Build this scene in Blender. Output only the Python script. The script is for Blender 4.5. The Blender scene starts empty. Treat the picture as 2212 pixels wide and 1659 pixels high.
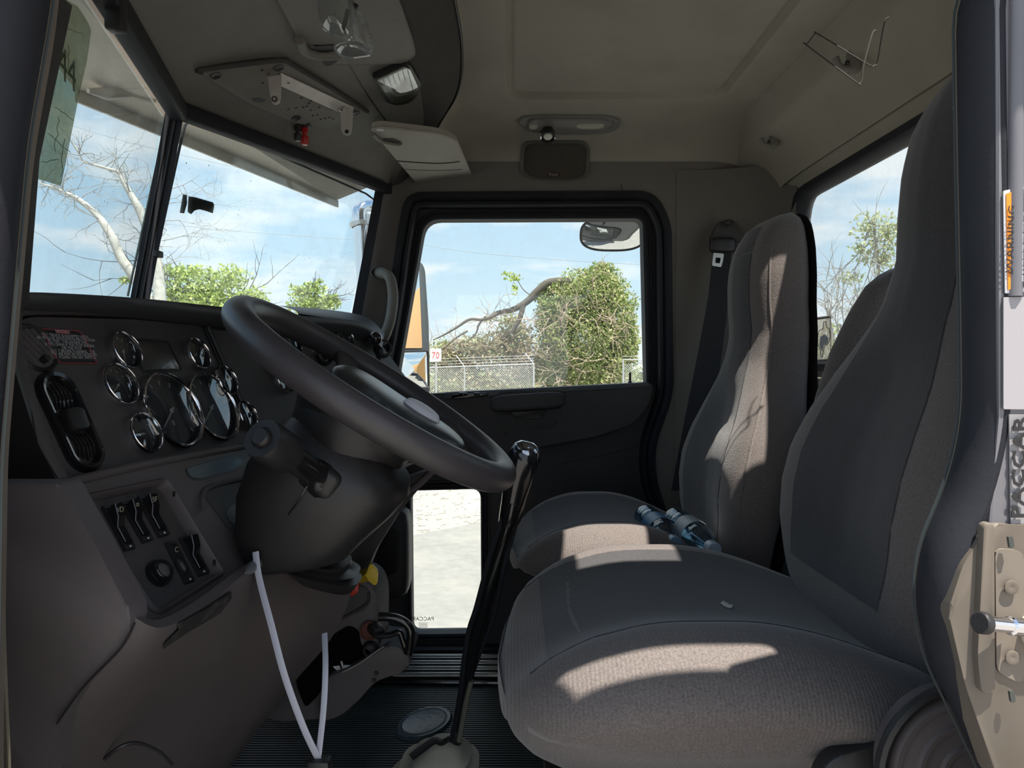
import bpy, bmesh, math, random
import numpy as np
from mathutils import Vector, Matrix, Quaternion
from mathutils.bvhtree import BVHTree
from mathutils.geometry import tessellate_polygon
random.seed(7); np.random.seed(7)
scn = bpy.context.scene
COL = scn.collection
# ------------------------------------------------------------------ camera
CZ = 0.95                       # camera height above the cab floor (z = 0); outside ground is at z = -1.15
F = 1534.0; CX = 1106.0; CY = 829.5
PITCH = math.atan(49.5 / F)
cam_d = bpy.data.cameras.new('camera'); cam = bpy.data.objects.new('camera', cam_d); COL.objects.link(cam)
cam.location = (0, 0, CZ); cam.rotation_euler = (math.pi / 2 - PITCH, 0, 0)
cam_d.sensor_width = 36.0; cam_d.lens = 36.0 * F / 2212.0; cam_d.clip_start = 0.02; cam_d.clip_end = 500
scn.camera = cam
# ------------------------------------------------------------------ sky
SUN_AX, SUN_BY = 0.20, 0.32     # sun: slightly to the rear, and from the driver's side
sun_vec = Vector((SUN_AX, -SUN_BY, 1.0)).normalized()
world = bpy.data.worlds.new('sky'); scn.world = world; world.use_nodes = True
wt = world.node_tree; wt.nodes.clear()
def wn(t, **k):
    n = wt.nodes.new(t)
    for a, b in k.items(): setattr(n, a, b)
    return n
tc = wn('ShaderNodeTexCoord'); sep = wn('ShaderNodeSeparateXYZ'); wt.links.new(tc.outputs['Generated'], sep.inputs[0])
rz = wn('ShaderNodeValToRGB'); wt.links.new(sep.outputs['Z'], rz.inputs[0])
el = rz.color_ramp.elements
el[0].position = 0.0; el[0].color = (0.78, 0.86, 0.93, 1); el[1].position = 1.0; el[1].color = (0.22, 0.40, 0.70, 1)
e = el.new(0.12); e.color = (0.60, 0.76, 0.89, 1); e = el.new(0.42); e.color = (0.36, 0.56, 0.80, 1)
# clouds: project the direction onto a flat layer overhead
mz = wn('ShaderNodeMath', operation='ADD'); mz.inputs[1].default_value = 0.16; wt.links.new(sep.outputs['Z'], mz.inputs[0])
mm = wn('ShaderNodeMath', operation='MAXIMUM'); mm.inputs[1].default_value = 0.05; wt.links.new(mz.outputs[0], mm.inputs[0])
dv = wn('ShaderNodeVectorMath', operation='DIVIDE'); wt.links.new(tc.outputs['Generated'], dv.inputs[0])
cmb = wn('ShaderNodeCombineXYZ')
for i in range(3): wt.links.new(mm.outputs[0], cmb.inputs[i])
wt.links.new(cmb.outputs[0], dv.inputs[1])
mp = wn('ShaderNodeMapping'); mp.inputs['Scale'].default_value = (0.9, 0.9, 1.6); mp.inputs['Location'].default_value = (3.2, 1.4, 0.3)
wt.links.new(dv.outputs[0], mp.inputs[0])
nz = wn('ShaderNodeTexNoise'); nz.inputs['Scale'].default_value = 1.25; nz.inputs['Detail'].default_value = 7; nz.inputs['Roughness'].default_value = 0.56
wt.links.new(mp.outputs[0], nz.inputs['Vector'])
cr = wn('ShaderNodeValToRGB'); wt.links.new(nz.outputs['Fac'], cr.inputs[0])
cr.color_ramp.elements[0].position = 0.475; cr.color_ramp.elements[0].color = (0, 0, 0, 1)
cr.color_ramp.elements[1].position = 0.585; cr.color_ramp.elements[1].color = (1, 1, 1, 1)
mx = wn('ShaderNodeMix', data_type='RGBA'); wt.links.new(cr.outputs[0], mx.inputs['Factor'])
wt.links.new(rz.outputs[0], mx.inputs['A']); mx.inputs['B'].default_value = (0.90, 0.91, 0.94, 1)
bgn = wn('ShaderNodeBackground'); bgn.inputs['Strength'].default_value = 1.0; wt.links.new(mx.outputs['Result'], bgn.inputs['Color'])
wo = wn('ShaderNodeOutputWorld'); wt.links.new(bgn.outputs[0], wo.inputs['Surface'])
sd = bpy.data.lights.new('sun', 'SUN'); sd.energy = 9.0; sd.angle = math.radians(0.53); sd.color = (1.0, 0.94, 0.84)
so = bpy.data.objects.new('sun', sd); COL.objects.link(so); so.location = (0, -6, 9)
so.rotation_euler = sun_vec.to_track_quat('Z', 'Y').to_euler()
vs = scn.view_settings; vs.view_transform = 'Standard'; vs.look = 'None'; vs.exposure = 0.38; vs.gamma = 1.0; vs.use_curve_mapping = False
scn.cycles.use_denoising = True; scn.cycles.max_bounces = 10; scn.cycles.diffuse_bounces = 5; scn.cycles.transparent_max_bounces = 24
scn.cycles.caustics_reflective = False; scn.cycles.caustics_refractive = False; scn.cycles.sample_clamp_indirect = 4.0
# ------------------------------------------------------------------ geometry helpers
def ray(px, py):
    a, b = (px - CX) / F, (CY - py) / F
    return Vector((a, math.cos(PITCH) + b * math.sin(PITCH), -math.sin(PITCH) + b * math.cos(PITCH)))
CAM = Vector((0, 0, CZ))
def W(px, py, Y):                      # the point at depth Y seen at this pixel
    d = ray(px, py); return CAM + d * (Y / d.y)
def V(x, y, zr): return Vector((x, y, zr + CZ))   # z relative to the eye level
def WX(px, py, x):
    d = ray(px, py); return CAM + d * (x / d.x)
def WZ(px, py, zr):
    d = ray(px, py); return CAM + d * (zr / d.z)
class Plane:
    def __init__(s, P, u, v):
        s.P = Vector(P); s.u = Vector(u).normalized(); v = Vector(v); s.v = (v - s.u * v.dot(s.u)).normalized(); s.n = s.u.cross(s.v).normalized()
        if s.n.dot(CAM - s.P) < 0: s.n = -s.n
    def __call__(s, px, py, h=0.0):
        d = ray(px, py); t = (s.P + s.n * h - CAM).dot(s.n) / d.dot(s.n); return CAM + d * t
    def pts(s, l, h=0.0): return [s(a, b, h) for a, b in l]
    def at(s, c, a, b, h=0.0): return c + s.u * a + s.v * b + s.n * h
def inv_parent(o, p):
    o.parent = p
    if p.type == 'EMPTY': o.matrix_parent_inverse = Matrix.Translation(-Vector(p.location))
def tag(o, label=None, cat=None, group=None, kind=None):
    for k, v in (('label', label), ('category', cat), ('group', group), ('kind', kind)):
        if v: o[k] = v
    return o
def thing(name, label, cat, loc=(0, 0, 0), group=None, kind=None):
    o = bpy.data.objects.new(name, None); COL.objects.link(o); o.location = loc; o.empty_display_size = 0.05
    return tag(o, label, cat, group, kind)
def mk(name, bm, mat, parent=None, smooth=True, angle=40):
    me = bpy.data.meshes.new(name)
    if isinstance(bm, bmesh.types.BMesh):
        bmesh.ops.remove_doubles(bm, verts=bm.verts, dist=1e-6)
        bmesh.ops.recalc_face_normals(bm, faces=bm.faces)
        bm.to_mesh(me); bm.free()
    else:
        v, f = bm; me.from_pydata([tuple(p) for p in v], [], f); me.update()
    if mat: me.materials.append(mat)
    if smooth:
        me.shade_smooth()
        try: me.set_sharp_from_angle(angle=math.radians(angle))
        except Exception: pass
    o = bpy.data.objects.new(name, me); COL.objects.link(o)
    if parent: inv_parent(o, parent)
    return o
def join(*bms):
    out = bmesh.new()
    for b in bms:
        m = bpy.data.meshes.new('t'); b.to_mesh(m); b.free(); out.from_mesh(m); bpy.data.meshes.remove(m)
    return out
def xf(bm, M): bmesh.ops.transform(bm, matrix=M, verts=bm.verts); return bm
def frame(o, x, y, z):
    x, y, z = Vector(x).normalized(), Vector(y).normalized(), Vector(z).normalized()
    return Matrix(((x.x, y.x, z.x, o[0]), (x.y, y.y, z.y, o[1]), (x.z, y.z, z.z, o[2]), (0, 0, 0, 1)))
def bev(bm, w, seg=2, ang=30):
    if w > 0:
        es = [e for e in bm.edges if len(e.link_faces) == 2 and e.calc_face_angle(0) > math.radians(ang)]
        if es: bmesh.ops.bevel(bm, geom=es, offset=w, segments=seg, profile=0.5, affect='EDGES', clamp_overlap=True)
    return bm
def box(c, s, b=0.0, seg=2):
    bm = bmesh.new(); bmesh.ops.create_cube(bm, size=1.0, matrix=Matrix.Translation(c) @ Matrix.Diagonal((s[0], s[1], s[2], 1)))
    return bev(bm, b, seg)
def obox(o, x, y, z, s, b=0.0, seg=2):     # oriented box, centre o
    bm = box((0, 0, 0), s, b, seg); return xf(bm, frame(o, x, y, z))
def chaikin(p, n=2, closed=True):
    p = [Vector(q) for q in p]
    for _ in range(n):
        out = []
        m = len(p) if closed else len(p) - 1
        if not closed: out.append(p[0])
        for i in range(m):
            a, b = p[i], p[(i + 1) % len(p)]
            out += [a * .75 + b * .25, a * .25 + b * .75]
        if not closed: out.append(p[-1])
        p = out
    return p
def roundpoly(p, r, seg=4):                # round the corners of a closed polygon
    p = [Vector(q) for q in p]; out = []; n = len(p)
    for i in range(n):
        a, b, c = p[i - 1], p[i], p[(i + 1) % n]
        rr = r[i] if isinstance(r, (list, tuple)) else r
        da, dc = (a - b), (c - b); k = min(rr, da.length * .48, dc.length * .48)
        if k < 1e-6: out.append(b); continue
        A, C = b + da.normalized() * k, b + dc.normalized() * k
        for j in range(seg + 1):
            t = j / seg; out.append((A * (1 - t) + b * t) * (1 - t) + (b * (1 - t) + C * t) * t)
    return out
def resample(p, n, closed=True):
    p = [Vector(q) for q in p]; q = p + [p[0]] if closed else p
    L = [0]
    for i in range(len(q) - 1): L.append(L[-1] + (q[i + 1] - q[i]).length)
    out = []; j = 0
    for k in range(n):
        t = L[-1] * k / (n if closed else n - 1)
        while j < len(L) - 2 and L[j + 1] < t: j += 1
        s = (t - L[j]) / max(1e-9, L[j + 1] - L[j]); out.append(q[j].lerp(q[j + 1], min(1, s)))
    return out
def catmull(p, n, closed=False):
    p = [Vector(q) for q in p]; out = []; m = len(p)
    segs = m if closed else m - 1
    for i in range(segs):
        if closed: a, b, c, d = p[i - 1], p[i], p[(i + 1) % m], p[(i + 2) % m]
        else: a, b, c, d = p[max(0, i - 1)], p[i], p[i + 1], p[min(m - 1, i + 2)]
        for k in range(n):
            t = k / n
            out.append(0.5 * ((2 * b) + (c - a) * t + (2 * a - 5 * b + 4 * c - d) * t * t + (3 * b - a - 3 * c + d) * t ** 3))
    if not closed: out.append(p[-1])
    return out
def loft(loops, cap0=False, cap1=False, closed=True):
    bm = bmesh.new(); rows = [[bm.verts.new(p) for p in l] for l in loops]; n = len(rows[0])
    for a, b in zip(rows, rows[1:]):
        for i in range(n if closed else n - 1):
            j = (i + 1) % n
            try: bm.faces.new((a[i], a[j], b[j], b[i]))
            except ValueError: pass
    if cap0: bm.faces.new(rows[0][::-1])
    if cap1: bm.faces.new(rows[-1])
    return bm
def plate(pts, n, th, b=0.0, seg=2):       # flat polygon, front face at pts, thickness th behind it
    n = Vector(n).normalized(); bm = bmesh.new()
    a = [bm.verts.new(p) for p in pts]; c = [bm.verts.new(Vector(p) - n * th) for p in pts]
    fa = bm.faces.new(a); bm.faces.new(c[::-1]); m = len(a)
    for i in range(m):
        bm.faces.new((a[i], c[i], c[(i + 1) % m], a[(i + 1) % m]))
    if b > 0:
        es = [e for e in fa.edges]; bmesh.ops.bevel(bm, geom=es, offset=b, segments=seg, profile=0.5, affect='EDGES', clamp_overlap=True)
    return bm
def tube(pts, r, n=10, caps=True, flat=None, closed=False):
    pts = [Vector(p) for p in pts]; rows = []; m = len(pts); prev = None
    rs = r if isinstance(r, (list, tuple)) else [r] * m
    for i, p in enumerate(pts):
        if closed: t = pts[(i + 1) % m] - pts[i - 1]
        else: t = pts[min(m - 1, i + 1)] - pts[max(0, i - 1)]
        t.normalize()
        if prev is None:
            ref = Vector((0, 0, 1)) if abs(t.z) < .9 else Vector((1, 0, 0))
            if flat is not None: ref = Vector(flat)
            u = (ref - t * ref.dot(t)).normalized()
        else: u = (prev - t * prev.dot(t)).normalized()
        prev = u; v = t.cross(u)
        fu, fv = (1, 1) if flat is None else (1, 0.18)
        rows.append([p + (u * math.cos(a) * fu + v * math.sin(a) * fv) * rs[i] for a in [2 * math.pi * k / n for k in range(n)]])
    if closed: rows.append(rows[0]); caps = False
    return loft(rows, caps, caps)
def lathe(prof, o, axis, n=28, ref=None):  # prof: (r, h) along axis
    axis = Vector(axis).normalized(); ref = Vector(ref) if ref else (Vector((0, 0, 1)) if abs(axis.z) < .9 else Vector((1, 0, 0)))
    u = (ref - axis * ref.dot(axis)).normalized(); v = axis.cross(u); o = Vector(o)
    bm = bmesh.new(); rows = []
    for r, h in prof:
        if r < 1e-5: rows.append([bm.verts.new(o + axis * h)])
        else: rows.append([bm.verts.new(o + axis * h + (u * math.cos(a) + v * math.sin(a)) * r) for a in [2 * math.pi * k / n for k in range(n)]])
    for a, b in zip(rows, rows[1:]):
        for i in range(n):
            j = (i + 1) % n
            if len(a) == 1 and len(b) == 1: break
            if len(a) == 1: bm.faces.new((a[0], b[j], b[i]))
            elif len(b) == 1: bm.faces.new((a[i], a[j], b[0]))
            else: bm.faces.new((a[i], a[j], b[j], b[i]))
    return bm
def ball(c, r, sc=(1, 1, 1), n=16):
    bm = bmesh.new(); bmesh.ops.create_uvsphere(bm, u_segments=n, v_segments=max(6, n * 2 // 3), radius=r, matrix=Matrix.Translation(c) @ Matrix.Diagonal((sc[0], sc[1], sc[2], 1))); return bm
def csurf(rows, nu=6, nv=6, th=0.0):       # smooth surface through a control grid; th = thickness away from the camera
    rr = [catmull(r, nu) for r in rows]; cols = [catmull([r[i] for r in rr], nv) for i in range(len(rr[0]))]
    g = [[cols[i][j] for i in range(len(cols))] for j in range(len(cols[0]))]
    bm = loft(g, closed=False)
    if th:
        bmesh.ops.recalc_face_normals(bm, faces=bm.faces)
        f = bm.faces[:][len(bm.faces) // 2]
        if f.normal.dot(CAM - f.calc_center_median()) < 0: bmesh.ops.reverse_faces(bm, faces=bm.faces)
        bm.normal_update()
        geo = bmesh.ops.solidify(bm, geom=bm.faces[:] , thickness=th)
    return bm
def superbox(c, h, p=5.0, n=10, fn=None, axes=None):   # pillow: cube grid bulged to a rounded block
    bm = bmesh.new(); seen = {}
    def vert(q):
        k = tuple(round(t, 5) for t in q)
        if k not in seen:
            nrm = (sum(abs(t) ** p for t in q)) ** (1 / p); s = [t / nrm for t in q]
            P = Vector((s[0] * h[0], s[1] * h[1], s[2] * h[2]))
            if fn: P = Vector(fn(P, s))
            seen[k] = bm.verts.new(P)
        return seen[k]
    N = n if isinstance(n, (tuple, list)) else (n, n, n)
    for ax in range(3):
        for sg in (-1, 1):
            a, b = (ax + 1) % 3, (ax + 2) % 3
            for i in range(N[a]):
                for j in range(N[b]):
                    vs_ = []
                    for di, dj in ((0, 0), (1, 0), (1, 1), (0, 1)):
                        q = [0, 0, 0]; q[ax] = sg; q[a] = math.tan(math.pi / 4 * (2 * (i + di) / N[a] - 1)); q[b] = math.tan(math.pi / 4 * (2 * (j + dj) / N[b] - 1)); vs_.append(vert(q))
                    bm.faces.new(vs_)
    M = Matrix.Translation(c) if axes is None else frame(c, *axes)
    return xf(bm, M)
def text_bm(s, size, o, x, y, depth=0.0004, align='CENTER', stretch=1.0, bold=0.0):
    cu = bpy.data.curves.new('t', 'FONT'); cu.body = s; cu.size = size; cu.extrude = depth / 2; cu.offset = bold; cu.align_x = align; cu.align_y = 'CENTER'; cu.resolution_u = 2
    ob = bpy.data.objects.new('t', cu); COL.objects.link(ob)
    me = bpy.data.meshes.new_from_object(ob, depsgraph=bpy.context.evaluated_depsgraph_get())
    bm = bmesh.new(); bm.from_mesh(me); bpy.data.objects.remove(ob); bpy.data.curves.remove(cu); bpy.data.meshes.remove(me)
    x = Vector(x).normalized(); y = Vector(y); y = (y - x * y.dot(x)).normalized()
    return xf(bm, frame(o, x, y, x.cross(y)) @ Matrix.Diagonal((stretch, 1, 1, 1)))
def bvh_of(*objs):
    v, f = [], []
    for o in objs:
        b = len(v); v += [q.co.copy() for q in o.data.vertices]; f += [[b + i for i in p.vertices] for p in o.data.polygons]
    return BVHTree.FromPolygons(v, f)
def hit(tree, px, py, off=0.0):
    d = ray(px, py).normalized(); loc, n, i, t = tree.ray_cast(CAM, d)
    if loc is None: raise RuntimeError('no hit %s %s' % (px, py))
    if n.dot(d) > 0: n = -n
    return loc + n * off, n
# ------------------------------------------------------------------ materials
MATS = {}
def mat(name, col, rough=0.6, metal=0.0, var=0.0, vscale=20.0, bump=0.0, bscale=300.0, spec=0.5, coat=0.0, dirt=None, dscale=6.0, damt=0.35, stretch=None, wave=None, alpha=None, trans=0.0, sheen=0.0, emit=None):
    if name in MATS: return MATS[name]
    m = bpy.data.materials.new(name); m.use_nodes = True; MATS[name] = m
    nt = m.node_tree; b = nt.nodes['Principled BSDF']; L = nt.links
    b.inputs['Base Color'].default_value = (*col, 1); b.inputs['Roughness'].default_value = rough; b.inputs['Metallic'].default_value = metal
    b.inputs['Specular IOR Level'].default_value = spec; b.inputs['Coat Weight'].default_value = coat
    if trans: b.inputs['Transmission Weight'].default_value = trans
    if sheen: b.inputs['Sheen Weight'].default_value = sheen; b.inputs['Sheen Roughness'].default_value = 0.4
    if alpha is not None: b.inputs['Alpha'].default_value = alpha
    if emit: b.inputs['Emission Color'].default_value = (*emit[0], 1); b.inputs['Emission Strength'].default_value = emit[1]
    t = nt.nodes.new('ShaderNodeTexCoord'); src = t.outputs['Object']
    if stretch:
        q = nt.nodes.new('ShaderNodeMapping'); q.inputs['Scale'].default_value = stretch; L.new(src, q.inputs[0]); src = q.outputs[0]
    colsrc = None
    if var:
        n = nt.nodes.new('ShaderNodeTexNoise'); n.inputs['Scale'].default_value = vscale; n.inputs['Detail'].default_value = 5; L.new(src, n.inputs['Vector'])
        r = nt.nodes.new('ShaderNodeMapRange'); r.inputs['From Min'].default_value = .3; r.inputs['From Max'].default_value = .7; r.inputs['To Min'].default_value = 1 - var; r.inputs['To Max'].default_value = 1 + var
        L.new(n.outputs['Fac'], r.inputs['Value'])
        x = nt.nodes.new('ShaderNodeVectorMath'); x.operation = 'SCALE'; x.inputs[0].default_value = col; L.new(r.outputs[0], x.inputs['Scale']); colsrc = x.outputs[0]
    if dirt:
        n = nt.nodes.new('ShaderNodeTexNoise'); n.inputs['Scale'].default_value = dscale; n.inputs['Detail'].default_value = 6; n.inputs['Roughness'].default_value = .6; L.new(t.outputs['Object'], n.inputs['Vector'])
        r = nt.nodes.new('ShaderNodeMapRange'); r.inputs['From Min'].default_value = .48; r.inputs['From Max'].default_value = .72; r.inputs['To Max'].default_value = damt; L.new(n.outputs['Fac'], r.inputs['Value'])
        x = nt.nodes.new('ShaderNodeMix'); x.data_type = 'RGBA'; L.new(r.outputs[0], x.inputs['Factor']); x.inputs['B'].default_value = (*dirt, 1)
        if colsrc: L.new(colsrc, x.inputs['A'])
        else: x.inputs['A'].default_value = (*col, 1)
        colsrc = x.outputs['Result']
    if colsrc: L.new(colsrc, b.inputs['Base Color'])
    if bump:
        n = nt.nodes.new('ShaderNodeTexNoise'); n.inputs['Scale'].default_value = bscale; n.inputs['Detail'].default_value = 3; L.new(src, n.inputs['Vector'])
        h = n.outputs['Fac']
        if wave:
            w = nt.nodes.new('ShaderNodeTexWave'); w.bands_direction = wave[0]; w.inputs['Scale'].default_value = wave[1]; w.inputs['Distortion'].default_value = wave[2]; w.inputs['Detail'].default_value = 1
            L.new(t.outputs['Object'], w.inputs['Vector']); a = nt.nodes.new('ShaderNodeMath'); a.operation = 'ADD'; L.new(w.outputs['Fac'], a.inputs[0]); L.new(h, a.inputs[1]); h = a.outputs[0]
        u = nt.nodes.new('ShaderNodeBump'); u.inputs['Strength'].default_value = bump; u.inputs['Distance'].default_value = 0.002; L.new(h, u.inputs['Height']); L.new(u.outputs[0], b.inputs['Normal'])
    return m
def glass(name, tint=(1, 1, 1), dust=0.03, refl=1.0, dcol=(.6, .6, .58)):
    if name in MATS: return MATS[name]
    m = bpy.data.materials.new(name); m.use_nodes = True; MATS[name] = m; nt = m.node_tree; nt.nodes.clear(); L = nt.links
    tr = nt.nodes.new('ShaderNodeBsdfTransparent'); tr.inputs[0].default_value = (*tint, 1)
    gl = nt.nodes.new('ShaderNodeBsdfGlossy'); gl.inputs['Roughness'].default_value = 0.02
    fr = nt.nodes.new('ShaderNodeLayerWeight'); fr.inputs[0].default_value = 0.5
    pw = nt.nodes.new('ShaderNodeMath'); pw.operation = 'POWER'; pw.inputs[1].default_value = 5.0; L.new(fr.outputs['Facing'], pw.inputs[0])
    k = nt.nodes.new('ShaderNodeMath'); k.operation = 'MULTIPLY_ADD'; k.inputs[1].default_value = .9; k.inputs[2].default_value = .04 * refl; k.use_clamp = True; L.new(pw.outputs[0], k.inputs[0])
    a = nt.nodes.new('ShaderNodeMixShader'); L.new(k.outputs[0], a.inputs[0]); L.new(tr.outputs[0], a.inputs[1]); L.new(gl.outputs[0], a.inputs[2])
    df = nt.nodes.new('ShaderNodeBsdfTranslucent'); df.inputs[0].default_value = (*dcol, 1)
    n = nt.nodes.new('ShaderNodeTexNoise'); n.inputs['Scale'].default_value = 14; n.inputs['Detail'].default_value = 8; n.inputs['Roughness'].default_value = .7
    t = nt.nodes.new('ShaderNodeTexCoord'); L.new(t.outputs['Object'], n.inputs['Vector'])
    r = nt.nodes.new('ShaderNodeMapRange'); r.inputs['From Min'].default_value = .45; r.inputs['From Max'].default_value = .85; r.inputs['To Min'].default_value = dust * .6; r.inputs['To Max'].default_value = dust * 3; L.new(n.outputs['Fac'], r.inputs['Value'])
    b = nt.nodes.new('ShaderNodeMixShader'); L.new(r.outputs[0], b.inputs[0]); L.new(a.outputs[0], b.inputs[1]); L.new(df.outputs[0], b.inputs[2])
    o = nt.nodes.new('ShaderNodeOutputMaterial'); L.new(b.outputs[0], o.inputs[0]); return m
M_HEAD = mat('headliner_vinyl', (.335, .312, .262), .75, var=.06, vscale=3, bump=.25, bscale=900, dirt=(.17, .155, .13), dscale=3.5, damt=.35)
M_CONS = mat('console_plastic', (.21, .198, .175), .6, var=.06, vscale=5, bump=.3, bscale=700, dirt=(.10, .09, .08), dscale=5, damt=.4)
M_SHELF = mat('overhead_dark_fabric', (.075, .068, .066), .9, var=.08, bump=.3, bscale=600)
M_WALL = mat('pillar_trim_vinyl', (.165, .153, .135), .7, var=.05, vscale=4, bump=.25, bscale=900, dirt=(.09, .085, .075), dscale=4, damt=.3)
M_DASH = mat('dash_mauve_plastic', (.094, .080, .082), .55, var=.06, vscale=6, bump=.25, bscale=1100, dirt=(.14, .11, .08), dscale=5, damt=.35)
M_PANEL = mat('gauge_panel_textured', (.066, .060, .061), .6, var=.1, vscale=9, bump=.5, bscale=900, dirt=(.13, .11, .10), dscale=8, damt=.3)
M_BLACK = mat('black_plastic', (.020, .019, .020), .42, var=.1, bump=.15, bscale=900)
M_GLOSS = mat('black_gloss_plastic', (.012, .012, .013), .16, coat=.4)
M_RUBBER = mat('black_rubber_seal', (.020, .021, .027), .62, spec=.25, var=.15, vscale=12, bump=.1, bscale=200)
M_DARKDOOR = mat('door_trim_dark', (.040, .037, .039), .55, var=.08, vscale=8, bump=.3, bscale=800)
M_WHEEL = mat('wheel_rim_urethane', (.052, .046, .050), .42, var=.12, vscale=18, bump=.1, bscale=500)
M_PAD = mat('worn_horn_pad', (.022, .026, .030), .3, bump=.15, bscale=500, dirt=(.15, .18, .21), dscale=26, damt=.45)
M_CHROME = mat('chrome', (.80, .80, .83), .12, metal=1.0)
M_ALU = mat('aluminium', (.60, .58, .55), .32, metal=1.0, var=.1, vscale=30)
M_ALU2 = mat('brushed_jamb_metal', (.150, .128, .105), .55, metal=.15, var=.1, vscale=14, dirt=(.12, .09, .06), dscale=10, damt=.5)
M_ZINC = mat('zinc_bracket', (.66, .62, .58), .42, metal=.35, var=.08, vscale=40, dirt=(.62, .52, .47), dscale=18, damt=.5)
M_WHITE = mat('white_plastic', (.72, .72, .74), .4)
M_OFFW = mat('off_white_print', (.62, .62, .60), .5)
M_FAB = mat('seat_fabric_mauve', (.135, .115, .108), .95, var=.28, vscale=420, bump=.22, bscale=520, sheen=.3, wave=('X', 68, .8))
M_FABB = mat('seat_fabric_back', (.135, .115, .108), .95, var=.28, vscale=420, bump=.6, bscale=420, sheen=.3, stretch=(1.6, 1.6, .7))
M_FABC = mat('seat_fabric_centre', (.052, .050, .054), .95, var=.25, vscale=380, bump=.35, bscale=500, sheen=.3, dirt=(.036, .034, .036), dscale=7, damt=.5)
M_MAT = mat('rubber_floor_mat', (.030, .040, .040), .5, var=.2, vscale=10, dirt=(.10, .10, .09), dscale=6, damt=.35)
M_NEEDLE = mat('needle_white', (.40, .40, .37), .5)
M_DIAL = mat('dial_black', (.02, .022, .025), .5)
M_RED = mat('red_knob_plastic', (.50, .028, .018), .35)
M_YEL = mat('yellow_knob_plastic', (.62, .44, .015), .35)
M_LENS = glass('gauge_lens', (.95, .97, 1), .02, 4.5, (.5, .6, .7))
G_WIND = glass('windshield_glass', (.90, .965, .975), .045)
G_DOOR = glass('door_glass', (.93, .97, .965), .02)
G_REAR = glass('rear_glass', (.93, .97, .97), .05)
# ================================================================== cab shell
def holed(outer, holes, n, th, b=0.0):     # flat plate with holes
    n = Vector(n).normalized(); loops = [list(outer)] + [list(h) for h in holes]
    flat = [Vector(p) for l in loops for p in l]
    tris = tessellate_polygon([[Vector(p) for p in l] for l in loops])
    bm = bmesh.new(); A = [bm.verts.new(p) for p in flat]; B = [bm.verts.new(p - n * th) for p in flat]
    for t in tris:
        try: bm.faces.new([A[i] for i in t]); bm.faces.new([B[i] for i in reversed(t)])
        except ValueError: pass
    k = 0
    for l in loops:
        m = len(l)
        for i in range(m):
            j = (i + 1) % m
            try: bm.faces.new((A[k + i], A[k + j], B[k + j], B[k + i]))
            except ValueError: pass
        k += m
    return bm
def WP(l, Y): return [W(a, b, Y) for a, b in l]
# ---- floor
fl = mk('floor', box((0.0, 1.32, -0.03), (1.9, 1.84, 0.06)), M_MAT, smooth=False); tag(fl, kind='structure')
rb = []
bm = bmesh.new()
for k in range(118):
    y = 0.86 + k * 0.0108
    bmesh.ops.create_cube(bm, size=1.0, matrix=Matrix.Translation((-0.15, y, 0.0015)) @ Matrix.Diagonal((1.5, 0.0055, 0.004, 1)))
o = mk('mat_rib', bm, M_MAT, fl, smooth=False); tag(o, kind='stuff')
# oval emblem moulded into the mat
ec = WZ(917, 1563, -0.946)
bm = lathe([(0, .007), (.048, .007), (.052, .009), (.056, .007), (.062, .007), (.066, .003), (.068, 0)], (0, 0, 0), (0, 0, 1), 40)
M = Matrix.Translation(ec) @ Matrix.Rotation(math.radians(-28), 4, 'Z') @ Matrix.Diagonal((.95, 1.35, 1, 1)); xf(bm, M)
o = mk('mat_emblem', bm, mat('mat_emblem_rubber', (.07, .10, .115), .42, bump=.6, bscale=60), fl)
# ---- ceiling
Y0, Y1, XA, XB, ZC = 0.50, 2.2, -0.36, 0.80, 0.70
HOLES = [(.31, .49, .76, 1.08), (.585, .79, 1.02, 1.30)]      # two glazed openings added out of view to let sun patches in, x0 x1 y0 y1
def sm(a): a = max(0.0, min(1.0, a)); return a * a * (3 - 2 * a)
def ceil_z(x, y):
    d = max(0, (y - 1.96) / .24); z = ZC - .155 * (1 - math.sqrt(max(0, 1 - d * d)))
    d = max(0, (.66 - y) / .24); z -= .155 * (1 - math.sqrt(max(0, 1 - min(1, d) ** 2)))
    d = max(0, (x - .60) / .20); z -= .13 * (1 - math.sqrt(max(0, 1 - min(1, d) ** 2)))
    # recessed hatch area outlined by a rounded groove
    qx, qy = abs(x - .275) - .285 + .05, abs(y - 1.30) - .625 + .05
    sd_ = math.hypot(max(qx, 0), max(qy, 0)) + min(max(qx, qy), 0) - .05
    z += .016 * sm(-sd_ / .010) + .008 * math.exp(-((sd_ + .004) / .005) ** 2)
    r = math.hypot((x - .172) / 1.15, y - 1.70); z -= .003 * sm((.021 - r) / .003)
    return z
xs = np.linspace(XA, XB, 240); ys = np.linspace(Y0, Y1, 300)
bm = bmesh.new(); vv = [[bm.verts.new(V(x, y, ceil_z(x, y))) for y in ys] for x in xs]
tv = [[bm.verts.new(V(x, y, .76)) for y in (Y0, Y1)] for x in (XA, XB)]
def inhole(x, y): return any(a < x < b and c < y < d for a, b, c, d in HOLES)
for i in range(len(xs) - 1):
    for j in range(len(ys) - 1):
        if inhole((xs[i] + xs[i + 1]) / 2, (ys[j] + ys[j + 1]) / 2): continue
        bm.faces.new((vv[i][j], vv[i][j + 1], vv[i + 1][j + 1], vv[i + 1][j]))
ceiling = mk('ceiling', bm, M_HEAD); tag(ceiling, kind='structure')
ro = [V(-.5, .47, .775), V(.86, .47, .775), V(.86, 2.28, .775), V(-.5, 2.28, .775)]
hl = [[V(a, c, .775), V(b, c, .775), V(b, d, .775), V(a, d, .775)] for a, b, c, d in HOLES]
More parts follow.
